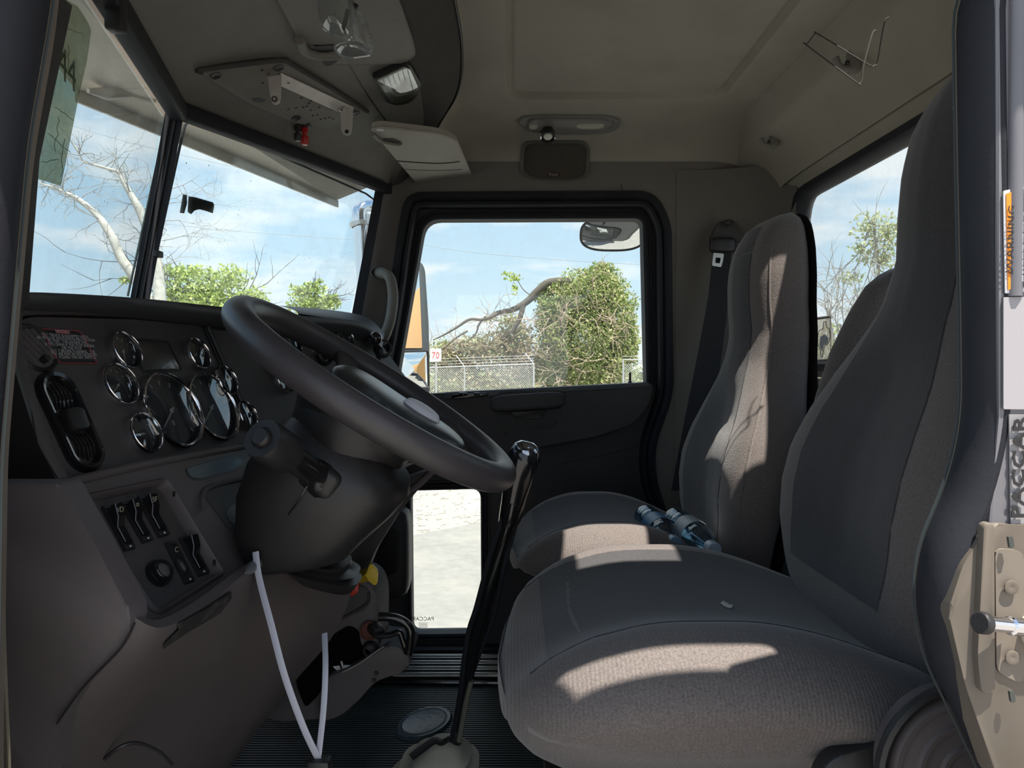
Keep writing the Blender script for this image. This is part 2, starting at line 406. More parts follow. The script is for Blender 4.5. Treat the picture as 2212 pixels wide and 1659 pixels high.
o = mk('roof_skin', holed(ro, hl, (0, 0, 1), .02), mat('cab_paint_white', (.55, .54, .52), .35), ceiling, smooth=False)
for a, b, c, d in HOLES:  # frame and pane for each added sun opening
    lo = [[V(a, c, z), V(b, c, z), V(b, d, z), V(a, d, z)] for z in (.685, .79)]
    o = mk('sun_opening_frame', holed([V(a - .015, c - .015, .80), V(b + .015, c - .015, .80), V(b + .015, d + .015, .80), V(a - .015, d + .015, .80)], [[V(a, c, .80), V(b, c, .80), V(b, d, .80), V(a, d, .80)]], (0, 0, 1), .11), M_CONS, ceiling, smooth=False)
    o = mk('sun_opening_glass', box(((a + b) / 2, (c + d) / 2, CZ + .79), (b - a, d - c, .004)), glass('clear_glass', (1, 1, 1), .0), ceiling, smooth=False)
# ---- overhead console along the windshield header
Hc = W(385, 226, 1.30); Hp = W(838, 402, 2.15); Hd = V(-.40, .45, .49)
def Hl(y): return Hd.lerp(Hc, (y - .45) / .85) if y < 1.3 else Hc.lerp(Hp, (y - 1.3) / .85)
rows1, rows2 = [], []
for y in (.42, .7, 1.0, 1.25, 1.35, 1.6, 1.85, 2.02, 2.12, 2.2):
    h = Hl(max(.45, min(2.15, y))) + Vector((0, 0, .004)); h.y = y
    k = max(0, (y - 1.9) / .3) ** 2; cxx = .21 * max(0, (y - 1.55) / .65) ** 2.6; E = V(-.205 - cxx * .85, y, .605 - .085 * k); D = V(-.112 - cxx, y, .698 - .14 * k)
    rows1.append([h, h.lerp(E, .35) + Vector((0, 0, .012)), h.lerp(E, .7) + Vector((0, 0, .012)), E])
    rows2.append([E, E.lerp(D, .35) + Vector((.012, 0, -.004)), E.lerp(D, .75) + Vector((.008, 0, 0)), D])
console = mk('trim_1', csurf(rows1, 6, 6), M_CONS); tag(console, kind='structure')
csh = mk('trim_2', csurf(rows2, 5, 6), M_SHELF); tag(csh, kind='structure')
o = mk('edge_bead', tube(catmull([r[-1] + Vector((.001, 0, -.003)) for r in rows2], 6), .0035, 8), M_BLACK, csh)
T_CON = bvh_of(console, csh); T_CEIL = bvh_of(ceiling)
# seam between the console halves
sp = [hit(T_CON, *p, .0003)[0] for p in ((752, 138), (775, 175), (800, 215), (838, 268))]
o = mk('panel_seam', tube(sp, .0013, 6), M_BLACK, console)
# header beam between console and glass, centre post, corner post
def beam(a, b, up, out, w, h, name, m, bv=.004):
    a, b = Vector(a), Vector(b); x = (b - a); L = x.length; x.normalize(); u = Vector(up); u = (u - x * u.dot(x)).normalized(); v = x.cross(u)
    return mk(name, obox((a + b) / 2 + Vector(out), x, u, v, (L, w, h), bv), m)
f1 = beam(Hd, Hc, (0, 0, 1), (0, 0, -.013), .034, .03, 'trim_3', M_RUBBER); tag(f1, kind='structure')
f2 = beam(Hc, Hp, (0, 0, 1), (0, 0, -.010), .028, .03, 'trim_4', M_RUBBER); tag(f2, kind='structure')
Bc = W(298, 648, 1.30); Bp = W(764, 700, 2.13); Bd = V(-.50, .45, .075)
wp = mk('trim_5', loft([[W(365, 200, 1.30), W(402, 222, 1.30), W(402, 222, 1.335), W(365, 200, 1.335)],
                        [W(279, 655, 1.30), W(322, 655, 1.30), W(322, 655, 1.335), W(279, 655, 1.335)]], True, True), M_RUBBER, smooth=False); tag(wp, kind='structure')
for k in (.3, .62): 
    a = W(365 + 37 * k, 205, 1.298); b = W(279 + 43 * k, 650, 1.298); o = mk('post_bead', tube([a, b], .0018, 6), M_BLACK, wp)
o = mk('post_clip', box(W(341, 549, 1.30), (.012, .02, .012), .002), M_BLACK, wp)
ap = mk('trim_6', loft([[W(810, 412, 2.12), W(832, 400, 2.12), W(832, 400, 2.16), W(810, 412, 2.16)],
                        [W(752, 720, 2.12), W(774, 720, 2.12), W(774, 720, 2.16), W(752, 720, 2.16)]], True, True), M_RUBBER, smooth=False); tag(ap, kind='structure')
# glass panes
def pane(a, b, c, d, m, name, parent=None, th=.004):
    n = (b - a).cross(d - a).normalized(); return mk(name, plate([a, b, c, d], n, th), m, parent, smooth=False)
dn = Vector((0, 0, -.02))
w1 = thing('window_1', None, None, (-.5, .9, CZ), kind='structure'); w2 = thing('window_2', None, None, (-.5, 1.7, CZ), kind='structure')
OX = Vector((-.03, 0, 0))
pane(Hd + dn + OX, Hc + dn + OX, Bc + dn * 2 + OX, Bd + dn * 2 + OX, G_WIND, 'glass_pane', w1)
pane(Hc + dn + OX, Hp + dn + OX, Bp + dn * 2 + OX, Bc + dn * 2 + OX, G_WIND, 'glass_pane', w2)
PD = Plane(Hc + OX, Hd - Hc, Bc - Hc); PP = Plane(Hc + OX, Hp - Hc, Bc - Hc)
# driver half frame line (thin pale rubber edge) and passenger half rounded corner bead
o = mk('glass_bead', tube([PD(212, -6, .004), PD(362, 196, .004), PD(367, 225, .004), PD(276, 640, .004)], .0022, 6), mat('glazing_bead_olive', (.16, .15, .10), .6), w1)
o = mk('glass_bead', tube([PP(318, 640, .004), PP(392, 300, .004), PP(400, 270, .004), PP(412, 259, .004), PP(600, 335, .004), PP(790, 418, .004), PP(809, 432, .004), PP(806, 470, .004), PP(760, 690, .004)], .0028, 6), M_RUBBER, w2)
# speckles of dirt on the windshield
random.seed(3); bm = bmesh.new()
for k in range(150):
    if k < 60: p = PD(random.uniform(200, 345), random.uniform(230, 600), .001); pl = PD
    else: p = PP(random.uniform(400, 780), random.uniform(330, 660), .001); pl = PP
    r = random.choice((.0005, .0007, .001, .0014)); pts = [pl.at(p, r * math.cos(t) * random.uniform(.5, 1.2), r * math.sin(t) * random.uniform(.8, 1.6)) for t in (0, 1.05, 2.1, 3.14, 4.2, 5.2)]
    bm.faces.new([bm.verts.new(q) for q in pts])
o = mk('dirt_speck', bm, mat('dirt_speck', (.12, .12, .12), .9), w2, smooth=False); tag(o, kind='stuff')
# ---- passenger side wall with door opening
YW = 2.18
opn = roundpoly(WP([(878, 418), (1412, 415), (1448, 480), (1452, 850), (1412, 965), (1415, 1040), (1440, 1110), (1440, 1428), (720, 1428), (770, 1000), (835, 690), (862, 500)], YW), [.05, .06, .05, .05, .05, .05, .03, .04, .03, .1, .1, .08], 5)
outr = WP([(834, 300), (1690, 300), (1690, 1475), (500, 1475), (690, 1000), (752, 722), (826, 425)], YW)
wr = mk('wall_right', holed(outr, [opn], (0, -1, 0), .035), M_WALL, smooth=False); tag(wr, kind='structure')
cen = sum(opn, Vector()) / len(opn)
def inset(l, d, y=None):       # move a closed loop lying in a Y-plane inwards by d
    out = []; n = len(l); l = [Vector(p) for p in l]
    area = sum(l[i].x * l[(i + 1) % n].z - l[(i + 1) % n].x * l[i].z for i in range(n)); s = 1 if area > 0 else -1
    for i in range(n):
        t = (l[(i + 1) % n] - l[i - 1]); t.y = 0
        if t.length < 1e-9: t = Vector((1, 0, 0))
        t.normalize(); q = l[i] + Vector((-t.z, 0, t.x)) * d * s
        if y is not None: q.y = y
        out.append(q)
    return out
prof = [(-.004, YW - .002), (-.002, YW - .012), (.010, YW - .014), (.018, YW - .008), (.022, YW + .004), (.026, YW - .002), (.036, YW - .004), (.040, YW + .006), (.042, YW + .03)]
seal = mk('door_seal', loft([inset(opn, d, y) for d, y in prof]), M_RUBBER, wr)
# plain jacket of the wall above the opening: seam in the header trim
o = mk('trim_seam', tube(WP([(1342, 398), (1345, 415)], YW - .001), .001, 5), M_BLACK, wr)
# ---- passenger door
YD = 2.215
door = thing('door_1', None, None, (0.05, YD, 0), kind='structure')
din = inset(opn, .030, YD)
win = roundpoly(WP([(918, 474), (1388, 472), (1396, 828), (860, 856), (861, 800)], YD), [.05, .028, .006, .006, .01], 6)
sill = [p for p in din]
low = roundpoly(WP([(887, 1060), (1038, 1056), (1040, 1368), (890, 1370)], YD), [.02, .03, .03, .025], 6)
o = mk('door_shell', holed(din, [win, low], (0, -1, 0), .05), M_DARKDOOR, door, smooth=False)
def ringp(l, prof): return loft([inset(l, d, y) for d, y in prof])
o = mk('window_channel', ringp(inset(win, -.030, YD - .002), [(0, YD - .001), (.002, YD - .010), (.012, YD - .012), (.014, YD - .006), (.024, YD - .008), (.030, YD - .003), (.033, YD + .04)]), M_RUBBER, door)
o = mk('window_channel', ringp(inset(low, -.022, YD - .002), [(0, YD - .001), (.003, YD - .012), (.009, YD - .012), (.011, YD - .004), (.017, YD - .006), (.022, YD - .001), (.023, YD + .04)]), M_RUBBER, door)
o = mk('channel_bead', tube(inset(low, -.028, YD - .010), .0022, 6, closed=True), M_DARKDOOR, door)
for p, nm in ((win, 'window_glass'), (low, 'lower_window_glass')):
    o = mk(nm, plate([q + Vector((0, .03, 0)) for q in p], (0, -1, 0), .004), G_DOOR, door, smooth=False)
# door trim below the sill
o = mk('upper_trim', plate(roundpoly(WP([(700, 862), (985, 848), (1412, 829), (1404, 870), (1370, 915), (1290, 942), (1150, 968), (760, 1040)], YD - .055), [.01, .01, .01, .03, .06, .03, .02, .01], 4), (0, -1, 0), .06, .010, 3), M_DARKDOOR, door)
o = mk('sill_cap', plate(roundpoly(WP([(960, 848), (1400, 826), (1408, 836), (960, 862)], YD - .058), .004, 2), (0, -1, 0), .05, .004, 2), mat('sill_cap_grey', (.075, .078, .085), .45, bump=.2, bscale=600), door)
o = mk('pull_pocket', plate(roundpoly(WP([(1070, 888), (1215, 880), (1200, 925), (1085, 940)], YD - .058), .02, 4), (0, -1, 0), .01, .003), mat('pocket_grey', (.052, .050, .048), .7, bump=.3, bscale=500), door)
o = mk('pull_handle', superbox(W(1140, 868, YD - .068), (.112, .018, .026), 5, 10, axes=(W(1218, 862, 2.1) - W(1062, 872, 2.1), (0, 1, 0), (0, 0, 1))), M_DARKDOOR, door)
o = mk('pull_slot', plate(roundpoly(WP([(1072, 857), (1080, 846), (1205, 842), (1216, 851)], YD - .062), .004, 2), (0, -1, 0), .01, .001), M_BLACK, door)
o = mk('inner_handle', plate(roundpoly(WP([(1100, 889), (1180, 885), (1172, 899), (1160, 903), (1112, 904)], YD - .066), .008, 3), (0, -1, 0), .012, .003), M_BLACK, door)
o = mk('switch_plate', plate(roundpoly(WP([(975, 852), (1052, 848), (1056, 855), (975, 862)], YD - .070), .004, 2), (0, -1, 0), .02, .002), M_GLOSS, door)
for q in (1000, 1030): o = mk('window_switch', superbox(W(q, 851, YD - .075), (.014 if q == 1000 else .010, .008, .005), 3, 6), M_GLOSS, door)
o = mk('lock_pin', join(lathe([(0, .028), (.0035, .028), (.0035, 0), (.006, 0), (.006, -.004), (0, -.004)], W(1361, 824, YD - .02), (0, 0, 1), 12)), M_BLACK, door)
o = mk('trim_seam', tube(WP([(1165, 1012), (1290, 985), (1390, 962)], YD - .0005), .0015, 6), M_DARKDOOR, door)
o = mk('door_pocket', superbox(W(830, 1190, YD - .06), (.082, .06, .135), 6, 10), M_DARKDOOR, door)
o = mk('pocket_panel', plate(roundpoly(WP([(800, 1140), (862, 1130), (862, 1240), (800, 1250)], YD - .122), .03, 4), (0, -1, 0), .004, .002), M_BLACK, door)
# small print at the corner of the lower glass
o = mk('glass_print', text_bm('PACCAR', .018, W(914, 1337, YD + .026), (-1, 0, 0), (0, 0, 1)), M_BLACK, door, smooth=False)
for k in range(4): o = mk('glass_print', box(W(914, 1346 + k * 3.2, YD + .026), (.030 - .004 * (k % 2), .0006, .0012)), mat('faint_print', (.35, .34, .32), .8), door, smooth=False)
# threshold plate
th = mk('trim_7', plate(WP([(700, 1452), (1450, 1424), (1450, 1470), (700, 1492)], YW - .03), (0, -.3, 1), .02, .002), M_BLACK); tag(th, kind='structure')
pl = Plane(W(1000, 1440, 2.15), (1, 0, 0), (0, 1, .35))
sil = mk('sill_plate', plate([V(-.35, 2.06, -.925), V(.45, 2.06, -.925), V(.45, 2.175, -.905), V(-.35, 2.175, -.905)], (0, -.17, 1), .02, .002), M_ALU, th, smooth=False)
for k in range(7):
    y = 2.068 + k * .015; o = mk('sill_rib', tube([V(-.35, y, -.922 + k * .0026), V(.45, y, -.922 + k * .0026)], .0028, 6), M_BLACK if k % 2 else M_ALU, th)
o = mk('sill_edge', tube([V(-.42, 2.05, -.938), V(0, 2.045, -.940), V(.45, 2.05, -.936)], .007, 8), M_GLOSS, th)
# ---- rear wall with window
XR = 0.80
def R(y, z): return V(XR, y, z)
wo_ = [R(.45, -.97), R(2.24, -.97), R(2.24, .62), R(.45, .62)]
wloop = roundpoly([R(.62, -.012), R(2.035, -.012), R(2.035, .466), R(.62, .466)], .085, 6)
wb = mk('wall_back', holed(wo_, [wloop], (-1, 0, 0), .05), M_WALL, smooth=False); tag(wb, kind='structure')
w3 = thing('window_3', None, None, (XR, 1.3, CZ), kind='structure')
def xin(l, d, x):
    c = sum(l, Vector()) / len(l); out = []; n = len(l)
    for i in range(n):
        t = l[(i + 1) % n] - l[i - 1]; t.x = 0; t = t.normalized() if t.length > 1e-9 else Vector((0, 1, 0)); q = l[i] + Vector((0, -t.z, t.y)) * d; q.x = x; out.append(q)
    return out
o = mk('window_gasket', loft([xin(wloop, d, x) for d, x in ((-.014, XR), (-.014, XR - .008), (.004, XR - .010), (.012, XR + .002), (.012, XR + .04))]), M_RUBBER, w3)
o = None and mk('surround', loft([xin(wloop, d, x) for d, x in ((-.095, XR - .001), (-.085, XR - .018), (-.060, XR - .026), (-.046, XR - .020), (-.036, XR - .008), (-.012, XR - .004))]), M_HEAD, w3)
o = mk('window_glass', plate([p + Vector((.03, 0, 0)) for p in wloop], (-1, 0, 0), .005), G_REAR, w3, smooth=False)
led = mk('trim_8', join(box((XR - .03, 1.3, CZ - .052), (.05, 1.7, .022), .006), box((XR - .05, 1.3, CZ - .105), (.09, 1.7, .05), .018, 3)), mat('rear_ledge_beige', (.30, .26, .20), .6), smooth=True); tag(led, kind='structure')
# corner pillar (rear corner, passenger side)
cp = csurf([[V(.50, 2.178, z), V(.62, 2.17, z), V(.72, 2.13, z), V(.778, 2.06, z), V(.795, 2.0, z)] for z in (.58, .3, 0, -.3, -.97)], 5, 3)
o = mk('trim_9', cp, M_WALL); tag(o, kind='structure')
# ---- front wall under the dash and driver's side wall
wf = mk('wall_front', box((-.86, 1.3, .48), (.04, 1.9, 1.0)), M_BLACK, smooth=False); tag(wf, kind='structure')
dop = roundpoly([W(2190, 1690, .5), W(2128, 1560, .5), W(2050, 1400, .5), W(2030, 1290, .5), W(2042, 1195, .5), W(2104, 1050, .5), W(2136, 900, .5), W(2134, 700, .5), W(2126, 300, .5), W(2122, -20, .5), W(2490, -300, .5), W(2580, -960, .5), W(2540, -1060, .5), W(180, -1060, .5), W(130, -850, .5), W(52, 0, .5), W(0, 300, .5), W(-30, 640, .5), W(-60, 1000, .5), W(-70, 1690, .5), W(-40, 3300, .5), W(2400, 3300, .5)], .025, 5)
YL = .50
seall = mk('door_seal', loft([inset(dop, d, y) for d, y in ((-.010, YL + .02), (-.012, YL - .012), (-.006, YL - .022), (.004, YL - .026), (.011, YL - .022), (.016, YL - .010), (.016, YL + .004), (.010, YL + .012))]), M_RUBBER)
lo_out = [V(-.9, YL, -1.0), V(1.0, YL, -1.0), V(1.0, YL, .72), V(-.9, YL, .72)]
wl = mk('wall_left', holed(lo_out, [inset(dop, -.010, YL)], (0, -1, 0), .05), M_ALU2, smooth=False); tag(wl, kind='structure'); inv_parent(seall, wl)
o = mk('seal_bead', tube(inset(dop, .018, YL + .004), .0010, 6, closed=True), mat('seal_bead_green', (.02, .028, .030), .6), wl)
# inner pillar cover next to the windshield, driver side
o = mk('pillar_cover', plate(WP([(-260, -30), (104, -30), (30, 320), (6, 640), (-30, 700), (-260, 700)], YL + .055), (0, -1, 0), .03, .006), M_BLACK, wl)
# unseen panel and band added to block sun above the driver's door
sv = mk('sun_block_panel', join(box((-.27, .425, CZ + .605), (1.06, .03, .45), .008), box((.09, .425, CZ + .485), (1.78, .03, .21), .006)), MATS['cab_paint_white'], wl)
o = mk('sun_block_edge', tube([V(-.80, .408, .385), V(.98, .408, .385)], .008, 8), M_RUBBER, wl)  # edge tube finishing the added sun-blocking band
# outer parts: exterior sun visor above the windshield, seen through the glass
tip = V(-.79, 1.30, .49)
vroot = thing('exterior_visor', 'beige exterior sun visor overhanging both windshield panes', 'sun visor', tuple(Hc))
vis = mk('visor_half', join(plate([Hc + Vector((-.03, 0, .03)), tip, V(-.52, 2.12, .475), Hp + Vector((0, 0.03, .03))], (0, 0, -1), .015, .002),
     plate([tip + Vector((0, 0, -.0)), V(-.52, 2.12, .475), V(-.52, 2.12, .455), tip + Vector((0, 0, -.022))], (-1, 0, 0), .006)), mat('visor_paint_beige', (.72, .64, .54), .5, var=.05, dirt=(.45, .40, .33), dscale=4, damt=.4), vroot, smooth=False)
vis2 = mk('visor_half', join(plate([Hc + Vector((-.03, 0, .03)), Hd + Vector((-.03, 0, .03)), V(-.52, .42, .50), tip], (0, 0, -1), .015, .002),
     tube([W(190, 196, 1.26), W(225, 202, 1.29), W(280, 196, 1.33), W(335, 215, 1.36)], [.004, .011, .014, .009], 10)), MATS['visor_paint_beige'], vroot, smooth=False)

# rear cornice between the ceiling and the rear window
cpr = [(.655, .700), (.672, .665), (.684, .628), (.700, .612), (.722, .600), (.745, .578), (.760, .548), (.770, .522), (.774, .508), (.782, .512), (.790, .498), (.799, .484), (.800, .470)]
crow = []
for y in (.44, .8, 1.2, 1.6, 1.85, 1.98, 2.06, 2.12, 2.17):
    k = max(0, (y - 1.9) / .27) ** 2; crow.append([V(x + .0 * k, y, z - .022 * k * (1 if i < 9 else .3)) for i, (x, z) in enumerate(cpr)])
o = cornice = mk('trim_10', csurf([list(r) for r in crow], 3, 4), M_HEAD, angle=70); tag(o, kind='structure')
for k, (a, b) in enumerate(((2.075, .012), (2.115, .008))):
    o2 = mk('pillar_ridge', tube([V(.795, a, .44), V(.798, a, .1), V(.80, a, -.3)], b, 10), M_WALL, o)
# ================================================================== dashboard
lean = Vector((-.39, 0, .92))
wA = Vector((math.sin(math.radians(10)), math.cos(math.radians(10)), 0)); wB = Vector((math.sin(math.radians(20)), math.cos(math.radians(20)), 0))
P0 = W(365, 893, 1.02)
PA = Plane(P0, wA, Vector((-.39 * math.cos(math.radians(10)), .39 * math.sin(math.radians(10)), .92)))
Pd = PA(490, 800)
PB = Plane(Pd, wB, Vector((-.39 * math.cos(math.radians(20)), .39 * math.sin(math.radians(20)), .92)))
PC0 = PA(150, 1042, .012)
PCp = Plane(PC0, wA, Vector((-.56 * math.cos(math.radians(10)), .56 * math.sin(math.radians(10)), .83)))
dash = thing('dashboard', 'mauve grey truck dashboard with dark gauge panels across the cab front', 'dashboard', (-.5, 1.2, .7))
o = mk('gauge_panel', plate(roundpoly(PA.pts([(26, 705), (60, 684), (290, 690), (452, 706), (505, 830), (560, 955), (330, 1005), (140, 1052), (85, 930)]), [.03, .03, 0, .004, 0, .004, 0, .02, .02], 5), PA.n, .03, .004), M_PANEL, dash)
o = mk('panel_rim', tube(catmull(PA.pts([(452, 690), (290, 672), (70, 664), (26, 690), (40, 800), (85, 950), (132, 1050)], .004), 5), .010, 10), M_PANEL, dash)
o = mk('centre_panel', plate(roundpoly(PB.pts([(455, 706), (600, 712), (800, 712), (905, 850), (900, 1000), (560, 1000), (505, 830)]), .004, 2), PB.n, .03, .003), M_PANEL, dash)
o = mk('panel_joint', tube(catmull([PA(448, 704, .002), PA(498, 815, .002), PA(556, 945, .002)], 4), .0045, 8), M_BLACK, dash)
o = mk('panel_joint', tube(catmull([PA(437, 704, .001), PA(487, 815, .001), PA(545, 945, .001)], 4), .0015, 6), M_GLOSS, dash)
# hood / eyebrow over the panels
hp = [PA(-90, 640, .055), PA(20, 634, .055), PA(100, 632, .055), PA(300, 644, .055), PA(470, 662, .055), PB(600, 678, .06), PB(760, 692, .05), PB(812, 715, .04)]
hb = [PA(-90, 664, .05), PA(20, 660, .05), PA(100, 654, .05), PA(300, 663, .05), PA(470, 684, .05), PB(600, 697, .055), PB(760, 706, .045), PB(812, 726, .04)]
wl_ = [Bd, Bd.lerp(Bc, .2), Bd.lerp(Bc, .4), Bd.lerp(Bc, .8), Bc, Bc.lerp(Bp, .3), Bc.lerp(Bp, .75), Bp]
hf = [p + Vector((-.05, 0, -.03)) for p in wl_]
hi = [b + Vector((-.05, 0, -.012)) for b in hb]
rws = []
for p, b, f_, i_ in zip(catmull(hp, 5), catmull(hb, 5), catmull(hf, 5), catmull(hi, 5)):
    rws.append([f_, p.lerp(f_, .5) + Vector((0, 0, .004)), p.lerp(f_, .08) + Vector((0, 0, .001)), p, p.lerp(b, .5) + (p - f_).normalized() * .004, b, i_])
o = mk('hood', loft(rws, closed=False), mat('dash_hood_vinyl', (.045, .048, .052), .55, bump=.25, bscale=500), dash, angle=60)
o = mk('defrost_shelf', loft([[r[-1] for r in rws], [r[-1] + Vector((-.06, .01, -.05)) for r in rws], [r[-1] + Vector((-.10, .02, -.25)) for r in rws]], closed=False), M_BLACK, dash)
# gauges
def gauge(pl, px, py, r, ang, nm='gauge', needle=True, lens=M_LENS):
    c = pl(px, py); n = pl.n; L1 = None
    g = mk(nm, lathe([(0, .002), (r * .93, .002), (r * .93, .010), (r * 1.02, .010), (r * 1.02, 0)], c, n, 36), M_DIAL, dash)
    o = mk('bezel', lathe([(r * 1.04, 0), (r * 1.045, .008), (r * 1.02, .0125), (r * .985, .0135), (r * .945, .0115), (r * .93, .008), (r * .935, .004)], c, n, 40), M_CHROME, g)
    mk('lens', lathe([(0, .0092), (r * .45, .0088), (r * .935, .0070)], c, (n + Vector((0, 0, -.10))).normalized(), 32), lens, g)
    bmt = bmesh.new()
    for k in range(11):
        a = math.radians(225 - 27 * k); d = pl.u * math.cos(a) + pl.v * math.sin(a); e = n.cross(d)
        bmesh.ops.create_cube(bmt, size=1, matrix=frame(c + d * r * .78 + n * .0026, d, e, n) @ Matrix.Diagonal((r * .13, r * .025, .0006, 1)))
    mk('dial_marks', bmt, M_NEEDLE, g, smooth=False)
    if needle:
        a = math.radians(ang); d = pl.u * math.cos(a) + pl.v * math.sin(a)
        q = mk('needle', join(tube([c + n * .005 - d * r * .12, c + n * .005 + d * r * .66], [r * .03, r * .012], 6), lathe([(0, .006), (r * .06, .0055), (r * .06, .003)], c, n, 14)), M_NEEDLE, g)
    return g
gl = [(PA, 261, 762, .0265, 250), (PA, 249, 835, .0285, 215), (PA, 303, 940, .0275, 175), (PA, 365, 890, .0570, 218), (PA, 452, 883, .0560, 215), (PA, 418, 768, .0262, 205), (PA, 479, 825, .0262, 250), (PA, 524, 900, .0245, 250),
      (PB, 609, 821, .0280, 5), (PB, 622, 742, .0270, 90), (PB, 675, 742, .0300, 70), (PB, 740, 735, .028, 100)]
for a in gl: gauge(*a)
for pl, px, py, s, t in ((PA, 351, 862, .008, 'rpm'), (PA, 437, 852, .008, 'km/h'), (PA, 350, 888, .006, '80')):
    pass
# digital display
o = mk('display', plate(roundpoly(PA.pts([(287, 736), (362, 741), (390, 797), (311, 800)], .002), .004, 3), PA.n, .006, .001), mat('display_dark', (.045, .040, .040), .35, coat=.3), dash)
o = mk('display_frame', tube(roundpoly(PA.pts([(285, 733), (364, 738), (393, 799), (310, 803)], .001), .004, 3), .0015, 6, closed=True), M_BLACK, dash)
# round air vent with blades
c = PA(76, 752)
vt = mk('air_vent', lathe([(0, -.012), (.024, -.012), (.0255, .001), (.029, .003), (.031, .001), (.032, -.002)], c, PA.n, 32), M_BLACK, dash)
for k in (-.016, -.008, 0, .008, .016):
    L_ = math.sqrt(.0245 ** 2 - k * k); d = (PA.u * .55 + PA.v * -.83).normalized(); e = PA.n.cross(d)
    o = mk('vent_blade', obox(c + e * k - PA.n * .001, d, (e * .5 + PA.n).normalized(), e.cross(d) if False else d.cross((e * .5 + PA.n).normalized()), (2 * L_, .009, .0014), .0004, 1), M_PANEL, vt)
o = mk('vent_knob', lathe([(0, .008), (.004, .008), (.005, .002), (.005, -.004)], PA(92, 778), PA.n, 12), M_BLACK, vt)
# notice label
lq = PA.pts([(88, 708), (175, 714), (212, 787), (128, 786)], .0012)
lb = mk('notice_label', plate(roundpoly(lq, [.002, .008, .002, .008], 4), PA.n, .001), mat('label_black', (.02, .02, .022), .4), dash, smooth=False)
M_LRED = mat('label_red', (.42, .07, .08), .5); M_LWH = mat('label_print_grey', (.42, .44, .47), .5)
o = mk('label_border', tube(roundpoly(PA.pts([(90, 710), (175, 715), (210, 785), (128, 785)], .002), [.002, .008, .002, .008], 4), .0005, 6, closed=True), M_LRED, lb)
def lp(u, v):      # bilinear point on the label
    return (lq[0].lerp(lq[1], u)).lerp(lq[3].lerp(lq[2], u), v) + PA.n * .0009
xd, yd = (lq[1] - lq[0]), (lq[0] - lq[3])
o = mk('label_heading', plate([lp(.32, .03), lp(.62, .03), lp(.62, .135), lp(.32, .135)], PA.n, .0003), M_LRED, lb, smooth=False)
o = mk('label_heading_text', text_bm('NOTICE', .0062, lp(.47, .085) + PA.n * .0004, xd, yd, .0002), M_LWH, lb, smooth=False)
for k, t in enumerate(('THIS TRUCK IS EQUIPPED WITH', 'AN ENGINE SHUTDOWN PROTECTION', 'SYSTEM.  THE ENGINE WILL', 'SHUTDOWN IF THE STOP ENGINE', 'OR THE STOP', 'LIGHT BEGINS FLASHING.  THE', 'ENGINE MAY BE RESTARTED BY', 'CYCLING THE KEY SWITCH')):
    o = mk('label_text', text_bm(t, .0056, lp(.5, .20 + .088 * k), xd, yd, .0002, stretch=.92), M_LWH, lb, smooth=False)
# long oval heater/vent control with ribs
co = PA(148, 913); ov = [co + (PA.u * math.cos(t) * .019 + PA.v * math.sin(t) * .060 * (1 if abs(math.sin(t)) < .99 else 1)) for t in [2 * math.pi * k / 40 for k in range(40)]]
def stad(c, pl, a, b, h, n=36, rot=0):      # stadium outline: half width a, half height b
    out = []
    for k in range(n):
        t = 2 * math.pi * k / n; x, y = a * math.cos(t), a * math.sin(t) + (b - a) * (1 if math.sin(t) >= 0 else -1)
        x, y = x * math.cos(rot) - y * math.sin(rot), x * math.sin(rot) + y * math.cos(rot); out.append(pl.at(c, x, y, h))
    return out
rt = math.radians(4)
hv = mk('oval_vent', loft([stad(co, PA, a, b, h, rot=rt) for a, b, h in ((.028, .065, 0), (.027, .064, .006), (.0245, .0615, .010), (.021, .057, .009), (.018, .054, .002), (.017, .052, -.004))], False, True), M_GLOSS, dash)
for x in (-.0115, -.0055, 0, .0055, .0115):
    yy = .051 - abs(x) * .6
    for s in (-1, 1):
        a = PA.at(co, x - s * .035 * math.sin(rt), s * .016, .003); b = PA.at(co, x - s * .05 * math.sin(rt), s * yy, .004)
        o = mk('vent_rib', tube(catmull([a, a.lerp(b, .5) + PA.n * .0045, b], 4), .0019, 6), M_GLOSS, hv)
o = mk('vent_lever', superbox(PA.at(co, 0, 0, .008), (.013, .015, .009), 5, 6, axes=(PA.u, PA.v, PA.n)), M_BLACK, hv)
o = mk('lever_edge', tube([PA.at(co, .0125, .010, .014), PA.at(co, .0125, -.011, .014)], .0016, 6), M_CHROME, hv)
# lower fascia with recessed switch panel
outer = roundpoly(PCp.pts([(132, 1046), (330, 1000), (525, 962), (600, 985), (560, 1060), (560, 1180), (540, 1226), (500, 1262), (352, 1352), (288, 1338), (210, 1185)]), [.006, 0, .01, .01, .01, .01, .015, .01, .04, .03, 0], 5)
sw = roundpoly(PCp.pts([(180, 1078), (355, 1041), (474, 1238), (335, 1325)]), [.004, .010, .006, .018], 5)
o = mk('lower_fascia', holed(outer, [sw], PCp.n, .02), M_DASH, dash, angle=30)
o = mk('fascia_lip', tube(catmull(PCp.pts([(132, 1046), (330, 1000), (525, 964)], .000), 5), .006, 10), M_DASH, dash)
o = mk('fascia_lip', tube(catmull(PCp.pts([(136, 1050), (210, 1185), (286, 1330), (330, 1352), (400, 1325), (500, 1262)], -.004), 5), .008, 10), M_DASH, dash)
o = mk('bezel_step', loft([[p + PCp.n * h + (sum(sw, Vector()) / len(sw) - p).normalized() * d for p in sw] for d, h in ((-.007, .001), (-.003, .0055), (.001, .002), (.003, -.012))]), M_DASH, dash)
sp_ = mk('switch_panel', plate([p - PCp.n * .010 for p in roundpoly(PCp.pts([(170, 1070), (362, 1030), (484, 1240), (335, 1335)]), .004, 2)], PCp.n, .01), M_PANEL, dash, smooth=False)
